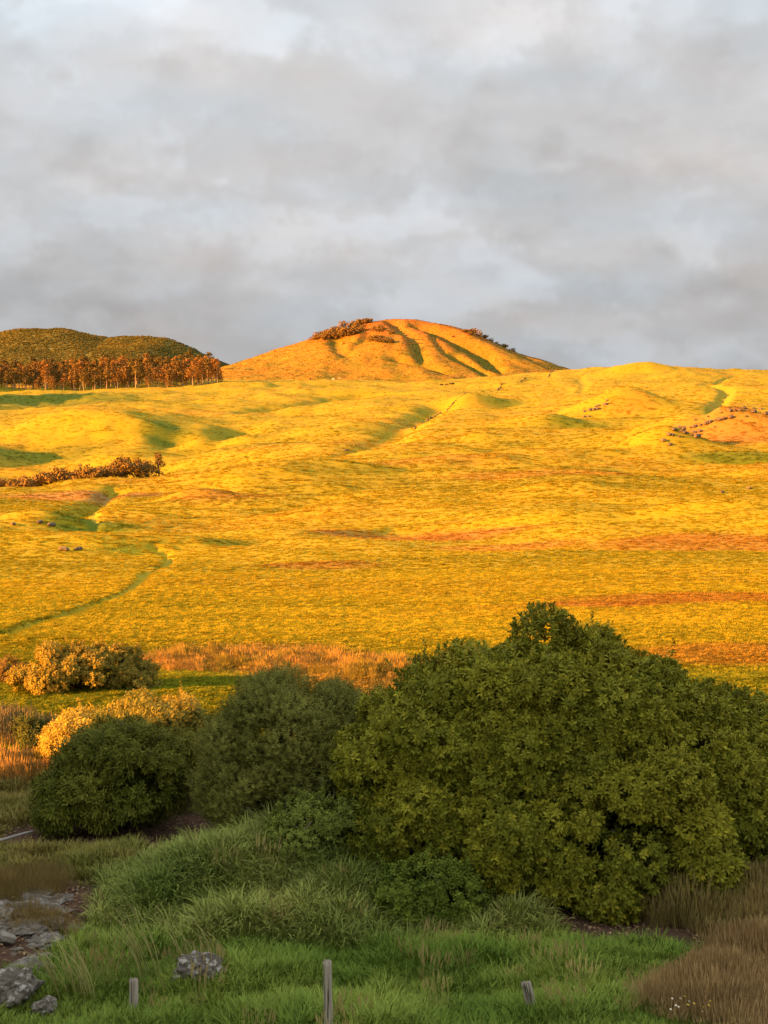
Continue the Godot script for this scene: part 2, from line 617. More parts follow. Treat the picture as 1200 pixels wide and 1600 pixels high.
# lobes: [[centre, radii], ...] relative to the shrub's base
func shrub(called: String, label: String, at: Vector3, lobes: Array, mesh: Mesh, m: Material, per_m2: float, lump: float, size: float, col: Color, tip: Color, seed_: int, low := -0.55, group := "") -> Node3D:
	rng.seed = seed_
	var t := thing(called, label, "shrub", at, 0.0, group)
	var sc := Scatter.new()
	var g := Geo.new()
	var bark := Color(0.075, 0.055, 0.038)
	for li in lobes.size():
		var c: Vector3 = lobes[li][0]
		var rr: Vector3 = lobes[li][1]
		var area := 4.0 * PI * pow((pow(rr.x * rr.y, 1.6) + pow(rr.x * rr.z, 1.6) + pow(rr.y * rr.z, 1.6)) / 3.0, 1.0 / 1.6)
		var lumps := int(area / (lump * lump * 1.5))
		for k in lumps:
			var dir := rdir()
			if dir.y < low:
				continue
			var lr := lump * rnd(0.6, 1.35)
			var p := c + dir * rr
			var inside := false
			for lj in lobes.size():
				if lj != li and ((p - lobes[lj][0]) / lobes[lj][1]).length() < 0.8:
					inside = true
					break
			if inside or p.y < 0.04:
				continue
			var nrm := (dir / rr).normalized()
			var cen := p - nrm * lr * rnd(-0.15, 0.85)
			var age := rng.randf()
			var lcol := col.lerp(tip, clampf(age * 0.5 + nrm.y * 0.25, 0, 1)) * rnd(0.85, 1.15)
			var cnt := int(per_m2 * lr * lr * 2.0 * PI * rnd(0.8, 1.1))
			for q in cnt:
				var d2 := rdir()
				if d2.dot(nrm) < -0.25:
					d2 = -d2
				var depth := 1.03 - 0.45 * pow(rng.randf(), 2.5)
				var pos := cen + d2 * lr * depth * Vector3(1, 0.85, 1)
				if pos.y < 0.0:
					continue
				var y := d2 + nrm * 0.5 + Vector3.UP * 0.45 + rdir() * 0.45
				var cc := lcol.lerp(tip, 0.7 if rng.randf() < 0.12 else 0.0) * rnd(0.8, 1.2)
				sc.put(upright(y, rnd(0, TAU), Vector3.ONE * size * rnd(0.7, 1.25)), pos, cc)
			if k % 3 == 0 and nrm.y > -0.2:   # a stray shoot
				var sh := (nrm + Vector3.UP * 0.5 + rdir() * 0.6).normalized()
				for q in 7:
					var along := lr * (0.75 + q * 0.13 * rnd(0.8, 1.2))
					sc.put(upright(sh + rdir() * 0.5, rnd(0, TAU), Vector3.ONE * size * rnd(0.6, 1.1) * (1.0 - q * 0.05)), cen + sh * along + rdir() * lr * 0.10, lcol * rnd(0.9, 1.25))
			if k % 5 == 2:
				var tw := nrm.cross(rdir()).normalized()
				bough(g, p - nrm * lr * 0.6 - tw * 0.2, p + nrm * rnd(-0.05, 0.12) + tw * rnd(0.1, 0.3), rnd(0.02, 0.12), 0.011, 0.004, Color(0.24, 0.19, 0.13), 7, 5)
			if k % 4 == 0:
				bough(g, c * Vector3(0.55, 0.15, 0.55), p - nrm * 0.05, rnd(0.0, 0.25), 0.03, 0.006, bark, 6, 5)
		# leaves deeper in, on the boughs
		for k in int(area * per_m2 * 0.25):
			var dir := rdir()
			if dir.y < low * 0.8:
				continue
			var pos := c + dir * rr * rnd(0.5, 0.88)
			if pos.y < 0.05:
				continue
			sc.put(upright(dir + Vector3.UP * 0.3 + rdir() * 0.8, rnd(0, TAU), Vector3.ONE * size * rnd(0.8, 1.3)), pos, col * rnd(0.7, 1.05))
		for k in 3:
			bough(g, Vector3(rnd(-0.3, 0.3), -0.1, rnd(-0.3, 0.3)) + c * Vector3(0.3, 0, 0.3), c + rdir() * rr * 0.5, rnd(0.0, 0.2), 0.07, 0.025, bark, 7, 7)
	scatter_node("foliage", sc, mesh, m, t)
	part("branches", g.done(), mat(0.95), t)
	return t

func rock_mesh(seed_: int, rad: Vector3, rough: float, lichen: float, res := 26) -> ArrayMesh:
	rng.seed = seed_
	var nz := FastNoiseLite.new()
	nz.seed = seed_
	nz.frequency = 1.1
	nz.fractal_octaves = 5
	var cell := FastNoiseLite.new()
	cell.noise_type = FastNoiseLite.TYPE_CELLULAR
	cell.seed = seed_ + 5
	cell.frequency = 1.3
	var g := Geo.new()
	var pos := PackedVector3Array()
	for k in res + 1:
		for j in res * 2:
			var th := PI * k / res
			var ph := TAU * j / (res * 2)
			var u := Vector3(sin(th) * cos(ph), cos(th), sin(th) * sin(ph))
			var q := 1.0 + nz.get_noise_3dv(u) * rough + cell.get_noise_3dv(u * 1.2) * rough * 0.45 + nz.get_noise_3dv(u * 3.5) * rough * 0.12
			pos.push_back(u * q * rad)
	for k in res + 1:
		for j in res * 2:
			var p := pos[k * res * 2 + j]
			var e := pos[k * res * 2 + (j + 1) % (res * 2)] - pos[k * res * 2 + (j + res * 2 - 1) % (res * 2)]
			var f := pos[mini(k + 1, res) * res * 2 + j] - pos[maxi(k - 1, 0) * res * 2 + j]
			var n := e.cross(f)
			n = n.normalized() if n.length() > 1e-9 else p.normalized()
			if n.dot(p) < 0:
				n = -n
			var w := p / rad.x
			var grey := 0.12 + 0.05 * nz.get_noise_3dv(w * 4.0 + Vector3.ONE * 9.0)
			var c := Color(grey * 1.15, grey, grey * 0.80)
			var spot := nz.get_noise_3dv(w * 1.7 - Vector3.ONE * 20.0) + 0.35 * nz.get_noise_3dv(w * 5.0)
			c = c.lerp(Color(0.43, 0.41, 0.36), ss(0.14, 0.26, spot) * lichen)
			g.vert(p, n, c)
	for k in res:
		for j in res * 2:
			var j2 := (j + 1) % (res * 2)
			g.quad(k * res * 2 + j, (k + 1) * res * 2 + j, (k + 1) * res * 2 + j2, k * res * 2 + j2)
	return g.done()

func post_mesh(seed_: int, h: float, r: float) -> ArrayMesh:
	# a split timber post: four-sided section with rounded, cracked faces and a worn top
	rng.seed = seed_
	var nz := FastNoiseLite.new()
	nz.seed = seed_
	nz.frequency = 1.0
	nz.fractal_octaves = 4
	var g := Geo.new()
	var sides := 40
	var rows := 26
	for k in rows + 1:
		var t := float(k) / rows
		for s in sides:
			var a := TAU * s / sides
			var sq := 1.0 / pow(pow(absf(cos(a)), 3.2) + pow(absf(sin(a) * 1.15), 3.2), 1.0 / 3.2)
			var grain := nz.get_noise_3d(cos(a) * 4.5, t * 1.1, sin(a) * 4.5)
			var crack := ss(0.16, 0.34, nz.get_noise_3d(cos(a) * 7.0 + 8.0, t * 0.8, sin(a) * 7.0))
			var rr := r * (sq * (1.0 - 0.07 * t) + grain * 0.16 - crack * 0.22)
			var y := h * t
			if k == rows:
				y += r * 0.5 * nz.get_noise_2d(cos(a) * 2.0, sin(a) * 2.0)
			var c := Color(0.52, 0.46, 0.37).lerp(Color(0.30, 0.255, 0.20), clampf(0.5 - grain * 1.6, 0, 1))
			c = c.lerp(Color(0.035, 0.028, 0.022), crack)
			g.vert(Vector3(cos(a) * rr, y, sin(a) * rr), Vector3(cos(a), 0, sin(a)), c)
	for k in rows:
		for s in sides:
			var s2 := (s + 1) % sides
			g.quad(k * sides + s, k * sides + s2, (k + 1) * sides + s2, (k + 1) * sides + s)
	var b := g.v.size()
	for s in sides:
		g.vert(g.v[rows * sides + s], Vector3.UP, mul(g.c[rows * sides + s], 0.9))
	var top := g.vert(Vector3(0, h + 0.008, 0), Vector3.UP, Color(0.27, 0.23, 0.17))
	for s in sides:
		g.tri(b + s, b + (s + 1) % sides, top)
	var st := SurfaceTool.new()
	st.create_from(g.done(), 0)
	st.generate_normals()
	return st.commit()

func crown_mesh(seed_: int, blobs: Array, leaf_size: float, per: int) -> ArrayMesh:
	# a far tree's foliage: leaf clumps spread through a few uneven masses
	rng.seed = seed_
	var g := Geo.new()
	for b in blobs:
		for k in per:
			var dir := rdir()
			var p: Vector3 = b[0] + dir * b[1] * rnd(0.55, 1.08)
			var n := (dir + rdir() * 0.8).normalized()
			var x := n.cross(rdir()).normalized()
			var y := n.cross(x)
			var s := leaf_size * rnd(0.6, 1.3)
			var t := rnd(0.7, 1.3)
			var c := Color(t, t * rnd(0.9, 1.05), t * 0.95)
			var i0 := g.vert(p - x * s, n, c)
			var i1 := g.vert(p - y * s * 0.45, n, c)
			var i2 := g.vert(p + x * s * 0.9, n, c)
			var i3 := g.vert(p + y * s * 0.5, n, c)
			g.quad(i0, i1, i2, i3)
	return g.done()

func crown_tree(called: String, category: String, seed_: int, blobs: Array, leaf_size: float, per: int, col: Color, trunk_h: float, trunk_r: float, bark: Color) -> Node3D:
	var t := Node3D.new()
	t.set_meta("stem", called)
	t.set_meta("category", category)
	var m := leaf_mat(0.7, 0.35)
	m.albedo_color = col.linear_to_srgb()
	part("crown", crown_mesh(seed_, blobs, leaf_size, per), m, t)
	var g := Geo.new()
	var pts := PackedVector3Array()
	for k in 6:
		pts.push_back(Vector3(sin(k * 1.3 + seed_) * trunk_r * 0.7, trunk_h * k / 5.0 - 0.4, cos(k * 1.7) * trunk_r * 0.7))
	tube(g, pts, trunk_r, trunk_r * 0.35, 7, bark)
	for b in blobs:
		if b[0].y > trunk_h * 0.4:
			bough(g, pts[3], b[0], 0.0, trunk_r * 0.4, trunk_r * 0.15, bark, 4, 5)
	part("trunk", g.done(), mat(0.9), t)
	return t

func sky_image() -> ImageTexture:
	var w := 2048
	var h := 1024
	var img := Image.create(w, h, false, Image.FORMAT_RGBF)
	var a := FastNoiseLite.new()
	a.seed = 11
	a.frequency = 0.9
	a.fractal_octaves = 5
	a.domain_warp_enabled = true
	a.domain_warp_amplitude = 0.5
	a.domain_warp_frequency = 1.2
	var b := FastNoiseLite.new()
	b.seed = 23
	b.frequency = 2.4
	b.fractal_octaves = 5
	var c := FastNoiseLite.new()
	c.seed = 37
	c.frequency = 1.6
	c.fractal_octaves = 6
	c.fractal_gain = 0.62
	c.domain_warp_enabled = true
	c.domain_warp_amplitude = 0.35
	c.domain_warp_frequency = 2.0
	# broad lighter and darker reaches of the cloud deck: [bearing px, level px, half widths, amount, warmth]
	var spots := [[60, 130, 170, 70, 0.16, -0.3], [430, 245, 120, 50, 0.13, -0.5], [620, 60, 160, 90, 0.12, -0.5], [320, 80, 60, 70, -0.05, 1.6], [560, 110, 70, 60, -0.14, 0.3],
		[250, 200, 200, 60, -0.10, 0.0], [1090, 285, 120, 40, 0.15, 0.6], [850, 300, 90, 35, 0.12, -0.5], [100, 335, 200, 40, -0.04, 0.9], [1100, 375, 250, 30, -0.03, 1.0], [500, 410, 130, 30, 0.10, -0.5],
		[330, 300, 150, 50, -0.09, 0.1], [600, 510, 700, 50, -0.10, -0.35], [1000, 555, 160, 22, 0.05, -0.8], [60, 490, 120, 40, 0.06, -0.3], [850, 440, 260, 40, -0.07, 0.1], [950, 130, 260, 110, 0.02, 0.0], [620, 380, 120, 30, 0.05, -0.4], [1180, 450, 90, 30, 0.06, -0.5]]
	for y in h:
		var el := (0.5 - (y + 0.5) / h) * PI
		if el < -0.02:
			img.fill_rect(Rect2i(0, y, w, h - y), Color(0.08, 0.08, 0.075))
			break
		for x in w:
			var az := ((x + 0.5) / w - 0.5) * TAU
			var e := maxf(el, 0.0)
			var k := 1.0 / (sin(e) + 0.42)
			var cx := cos(e) * sin(az) * k
			var cz := cos(e) * cos(az) * k
			var n := a.get_noise_2d(cx * 2.6, cz * 3.2)
			var m := b.get_noise_2d(cx * 3.4 + 7.0, cz * 4.0)
			var fine := c.get_noise_2d(cx * 2.2 + n * 0.6, cz * 2.7 + m * 0.4)
			var l := 0.39 + n * 0.075 + m * 0.045 + 0.045 * fine + 0.03 * ss(0.10, 0.45, n + 0.5 * fine) + a.get_noise_2d(cx * 0.8 + 40.0, cz * 1.3) * 0.05
			var warm := b.get_noise_2d(cx * 1.0 - 30.0, cz * 2.0) * 1.1 + 0.2
			if absf(az) < 0.6:
				var px := 600.0 + F * tan(az)
				var py := 800.0 - F * tan(e) / cos(az)
				for s in spots:
					var qx: float = (px - s[0]) / s[2] + n * 0.8
					var qy: float = (py - s[1]) / s[3] + m * 0.8
					var q := qx * qx + qy * qy
					if q < 6.0:
						var f := exp(-q)
						l += 1.1 * s[4] * f
						warm += s[5] * f
			var lit := clampf((l - 0.36) * 4.0, -0.6, 1.2)
			l *= 0.97 * (1.0 + 1.8 * sin(e)) / 1.43   # an overcast sky brightens towards the zenith
			var tone := Color(l * (0.985 + 0.085 * warm - 0.080 * lit), l * (1.0 + 0.002 * lit), l * (1.025 - 0.060 * warm + 0.075 * lit))
			img.set_pixel(x, y, tone)
	return ImageTexture.create_from_image(img)

# ------------------------------------------------------------------ the scene
func _ready() -> void:
	var cam := Camera3D.new()
	cam.name = "camera"
	add_child(cam)
	cam.position = Vector3(0, EYE, 0)
	cam.fov = rad_to_deg(2.0 * atan(800.0 / F))
	cam.near = 0.2
	cam.far = 20000.0
	cam.current = true

	var env := Environment.new()
	env.background_mode = Environment.BG_SKY
	var sky := Sky.new()
	var pano := PanoramaSkyMaterial.new()
	pano.panorama = sky_image()
	sky.sky_material = pano
	env.sky = sky
	env.background_energy_multiplier = 0.315
	env.tonemap_mode = Environment.TONE_MAPPER_LINEAR
	env.tonemap_exposure = 4.9
	env.sdfgi_enabled = true
	env.ssao_enabled = true
	env.ssil_enabled = true
	var we := WorldEnvironment.new()
	we.name = "air"
	we.environment = env
	add_child(we)

	var sun := DirectionalLight3D.new()
	sun.name = "sun"
	add_child(sun)
	sun.light_energy = 1.6
	sun.light_color = Color(1.0, 0.64, 0.25)
	sun.light_angular_distance = 0.5
	sun.shadow_enabled = true
	var el := deg_to_rad(12.0)
	sun.look_at_from_position(Vector3.ZERO, Vector3(0.91 * cos(el), -sin(el), -0.415 * cos(el)))

	for q in [[n_big, 1, 0.011, 3], [n_mid, 2, 0.055, 4], [n_fine, 3, 0.4, 3], [n_ter, 4, 0.075, 3]]:
		var nz: FastNoiseLite = q[0]
		nz.seed = q[1]
		nz.frequency = q[2]
		nz.fractal_octaves = q[3]
	land_table()
	shape_land()
	build_land()
	build_pasture()
	build_far_trees()
	build_hill_things()
	build_shrubs()
	build_foreground()

func shape_land() -> void:
	# the knoll beside the viewer that keeps the evening sun off the foreground
	dents.append([-43.2, -13.6, 0.37, -0.93, 27.0, 12.0, 20.5])
	# the bank of long grass in front of the shrubs
	dents.append([-1.6, 20.2, 1.0, 0.0, 2.6, 1.7, 0.55])
	dents.append([-5.8, 16.8, 1.0, 0.0, 1.3, 3.0, 0.35])
	# hollows and knolls of the pasture
	dent(62, 815, 7.5, 6.0, 1.9)
	dent(150, 824, 7.0, 5.0, -1.6)
	dent(742, 630, 17.0, 12.0, 5.0, 0.2)
	dent(800, 632, 14.0, 8.0, -3.0)
	dent(855, 664, 12.0, 9.0, 4.0)
	dent(910, 667, 11.0, 5.0, -2.0)
	dent(742, 686, 9.0, 6.0, 2.0)
	dent(975, 642, 19.0, 14.0, 10.0)
	dent(1042, 702, 13.0, 7.0, 6.0)
	dent(1140, 680, 24.0, 11.0, 9.0, -0.2)
	dent(1170, 722, 24.0, 6.0, -4.0)
	dent(365, 690, 16.0, 10.0, 4.5, 0.3)
	dent(440, 690, 14.0, 6.0, -3.0, 0.3)
	dent(140, 668, 38.0, 24.0, 9.0)
	dent(268, 682, 9.0, 16.0, -5.0)
	dent(600, 617, 20.0, 6.0, -2.5)
	dent(1000, 578, 24.0, 14.0, 5.0)
	dent(520, 770, 9.0, 4.0, 1.8)
	dent(300, 775, 7.0, 4.0, 1.6)
	dent(880, 770, 12.0, 5.0, 2.2, 0.2)
	dents.append([-345.0, 752.0, 1.0, 0.0, 62.0, 60.0, 44.0])
	dents.append([-385.0, 900.0, 1.0, 0.0, 62.0, 70.0, 40.0])
	dents.append([-198.0, 512.0, 1.0, 0.0, 30.0, 30.0, 18.0])
	for fold in [[[[0, 768], [300, 724], [480, 690], [570, 660]], 11.0, -0.6], [[[380, 748], [700, 722], [1000, 704]], 9.0, -1.6], [[[0, 850], [300, 848], [600, 830], [850, 810], [1200, 788]], 5.0, -0.8],
			[[[555, 702], [630, 664], [690, 632]], 9.0, 4.5], [[[118, 806], [150, 785], [182, 766]], 3.0, 1.5],
			[[[290, 704], [340, 684], [380, 668]], 9.0, 4.5], [[[420, 800], [500, 782], [560, 770]], 5.0, 0.9], [[[400, 640], [480, 626], [560, 618]], 12.0, 5.0], [[[240, 860], [330, 842], [400, 836]], 4.0, 1.0]]:
		groove(grooves, trace(fold[0], 60.0), fold[1], fold[2])
	# low banks along the slope
	for bank in [[[0, 849], [300, 847], [600, 829], [850, 808], [1200, 786]], [[0, 905], [400, 890], [800, 868], [1200, 850]], [[380, 745], [700, 722], [1000, 700]]]:
		groove(grooves, trace(bank), 2.2, -0.4)
	# sunken tracks
	groove(tracks, trace([[0, 992], [70, 966], [150, 940], [190, 925], [230, 895], [266, 876], [258, 866], [240, 855]]), 0.55, 0.42)
	groove(tracks, trace([[40, 975], [110, 962], [160, 942]]), 0.4, 0.16)
	groove(tracks, trace([[150, 830], [148, 800], [175, 770]]), 0.8, 0.40)
	groove(tracks, trace([[905, 613], [912, 600], [902, 592]]), 1.2, 1.0)
	groove(tracks, trace([[911, 613], [918, 600], [908, 590]]), 1.2, 1.0)
	groove(tracks, trace([[1100, 640], [1130, 622], [1138, 610], [1128, 603], [1105, 602]]), 3.0, 2.6)
	groove(tracks, trace([[1120, 600], [1150, 588]]), 1.8, 1.4)
	# gullies on the cinder cone
	groove(gullies, trace([[613, 502], [632, 514], [647, 530], [655, 548], [659, 562]], 1120.0), 8.0, 8.0)
	groove(gullies, trace([[655, 508], [690, 522], [730, 540], [756, 556], [774, 578]], 1120.0), 11.0, 10.0)
	groove(gullies, trace([[622, 562], [660, 571], [697, 581]], 1120.0), 7.0, 7.0)
	groove(gullies, trace([[710, 556], [735, 571], [762, 587]], 1120.0), 7.5, 7.0)
	groove(gullies, trace([[668, 521], [680, 535], [694, 552]], 1120.0), 2.5, 2.5)
	groove(gullies, trace([[525, 528], [530, 545], [540, 553]], 1120.0), 8.0, 6.0)
	groove(gullies, trace([[545, 530], [560, 535], [575, 525]], 1120.0), 6.0, 5.0)
	groove(gullies, trace([[400, 575], [440, 562]], 1120.0), 9.0, 3.5)
	groove(gullies, trace([[600, 590], [640, 590]], 1120.0), 9.0, 4.0)
	groove(gullies, trace([[455, 595], [495, 576]], 1120.0), 1.6, 1.6)
	groove(gullies, trace([[511, 576], [530, 560], [550, 550], [566, 534]], 1120.0), 1.6, 1.6)
	# drier and greener stretches of the pasture
	var red := Color(0.46, 0.21, 0.04)
	patch(1080, 935, 11.0, 4.0, red, 0.85)
	patch(940, 945, 5.0, 2.5, red, 0.7)
	patch(650, 842, 19.0, 8.0, red, 0.8)
	patch(800, 860, 12.0, 5.0, red, 0.55)
	patch(1150, 1020, 5.0, 4.0, Color(0.46, 0.26, 0.04), 0.75)
	patch(380, 775, 18.0, 9.0, red, 0.55)
	patch(860, 740, 30.0, 12.0, red, 0.45)
	patch(480, 880, 9.0, 4.0, red, 0.75)
	patch(1080, 850, 15.0, 9.0, red, 0.7)
	patch(1150, 668, 28.0, 16.0, Color(0.44, 0.235, 0.05), 0.85)
	patch(640, 720, 34.0, 14.0, red, 0.4)
	patch(120, 775, 22.0, 8.0, Color(0.40, 0.22, 0.09), 0.7)
	patch(980, 635, 16.0, 10.0, red, 0.35)
	patch(150, 822, 9.0, 9.0, GREEN, 0.9)
	patch(790, 632, 18.0, 14.0, GREEN, 0.8)
	patch(905, 665, 15.0, 9.0, GREEN, 0.7)
	patch(1180, 720, 22.0, 8.0, GREEN, 0.85)
	patch(60, 630, 90.0, 60.0, GREEN, 0.75)
	patch(70, 712, 34.0, 20.0, GREEN, 0.6)
	patch(260, 680, 14.0, 22.0, GREEN, 0.7)
	patch(430, 692, 16.0, 9.0, GREEN, 0.6)
	patch(400, 1030, 5.5, 5.0, Color(0.36, 0.23, 0.07), 0.85)
	patch(560, 1055, 4.5, 6.0, Color(0.40, 0.24, 0.05), 0.8)

func build_land() -> void:
	var gm := mat(0.95)
	var fine := FastNoiseLite.new()
	fine.seed = 77
	fine.frequency = 0.03
	fine.fractal_octaves = 5
	var tex := fine.get_seamless_image(256, 256)
	for y in 256:
		for x in 256:
			var q := 0.80 + 0.20 * tex.get_pixel(x, y).r
			tex.set_pixel(x, y, Color(q, q, q))
	gm.albedo_texture = ImageTexture.create_from_image(tex)
	gm.uv1_triplanar = true
	gm.uv1_world_triplanar = true
	gm.uv1_scale = Vector3.ONE * 0.23
	gm.albedo_color = Color(1, 1, 1)
	var o := lone("ground", polar_ground(), gm, Vector3.ZERO)
	tag(o, "sunlit rolling pasture rising from the shaded bank to the skyline", "ground")
	o.set_meta("kind", "structure")
	var cone := lone("cinder_cone_hill", field_mesh(CONE_X - 326, CONE_X + 326, CONE_D - 326, CONE_D + 326, 3.0, cone_height, cone_colour), mat(0.95), Vector3.ZERO)
	tag(cone, "rounded orange cinder cone with gullied flanks on the skyline", "hill")
	cone.set_meta("kind", "structure")
	var hill := lone("wooded_hill", field_mesh(-1250, -60, 1880, 2760, 12.0, hill_height, func(_x: float, _d: float) -> Color: return Color(0.18, 0.17, 0.04)), mat(0.95), Vector3.ZERO)
	tag(hill, "dark wooded hill behind the tree plantation", "hill")
	hill.set_meta("kind", "structure")
	rng.seed = 6
	var cg := Scatter.new()
	for k in 60000:
		var x := CONE_X + rnd(-300, 300)
		var d := CONE_D + rnd(-260, 60)
		var y := cone_height(x, d)
		if y < height(x, d) - 1.0:
			continue
		var s := rnd(0.6, 1.9)
		cg.put(upright(Vector3(rnd(-0.2, 0.2), 1, rnd(-0.2, 0.2)), rnd(0, TAU), Vector3(s * 1.2, s * 0.5, s)), V(x, y - 0.05, d), cone_colour(x, d) * rnd(0.8, 1.2))
	var co := scatter_node("cone_grass", cg, hummock(4), leaf_mat(0.75, 0.45, 0.15), self)
	tag(co, "coarse orange grass clothing the cinder cone", "grass")
	# the scrub that covers it
	rng.seed = 5
	var sc := Scatter.new()
	for k in 80000:
		var x := rnd(-1200, -120)
		var d := rnd(1890, 2420)
		var y := hill_height(x, d)
		var s := rnd(1.0, 2.4)
		var c := Color(0.17, 0.165, 0.040).lerp(Color(0.27, 0.235, 0.050), clampf(n_big.get_noise_2d(x * 0.6, d * 0.6) + 0.4, 0, 1)) * rnd(0.85, 1.15)
		sc.put(upright(Vector3.UP, rnd(0, TAU), Vector3(s * 1.2, s * rnd(0.5, 0.9), s * 1.2)), V(x, y + s * 0.25, d), c)
	var unit := crown_mesh(9, [[Vector3(0, 0.3, 0), Vector3(0.8, 0.6, 0.8)], [Vector3(0.4, 0.1, 0.3), Vector3(0.5, 0.45, 0.5)]], 0.28, 30)
	var scrub := scatter_node("hill_scrub", sc, unit, leaf_mat(0.7, 0.3), self)
	tag(scrub, "dense dark scrub covering the hill behind the plantation", "scrub")

func build_pasture() -> void:
	rng.seed = 31
	var kinds := [hummock(1), hummock(2), hummock(3)]
	var m := leaf_mat(0.8, 0.9, 0.08)
	rng.seed = 32
	var sc := [Scatter.new(), Scatter.new(), Scatter.new()]
	for k in 540000:
		var t := rng.randf()
		var d := pow(lerpf(pow(30.0, -0.5), pow(1180.0, -0.5), t), -1.0 / 0.5)
		var x := d * rnd(-0.48, 0.48)
		if d < 220.0 and rng.randf() < 0.35:
			continue
		if d < 33.0 and soil_at(x, d) > 0.2:
			continue
		if carve(tracks, x, d) < -0.13:
			continue
		var y := height(x, d)
		var s := minf(0.30 + d * 0.0018, 1.1) * rnd(0.6, 1.5)
		var hs := s * rnd(0.5, 1.0) * (0.34 if d < 200.0 else 0.44)
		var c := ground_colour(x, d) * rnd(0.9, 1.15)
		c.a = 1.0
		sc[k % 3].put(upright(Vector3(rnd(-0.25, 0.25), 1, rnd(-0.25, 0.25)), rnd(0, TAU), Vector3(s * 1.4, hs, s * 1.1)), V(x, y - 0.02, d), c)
	for k in 3:
		var o := scatter_node(numbered("pasture_grass"), sc[k], kinds[k], m, self)
		tag(o, ["golden hummocky pasture grass over the whole hillside", "low cushions of yellow grass all over the slope", "scattered clumps of golden green grass on the slope"][k], "grass", "pasture grass")

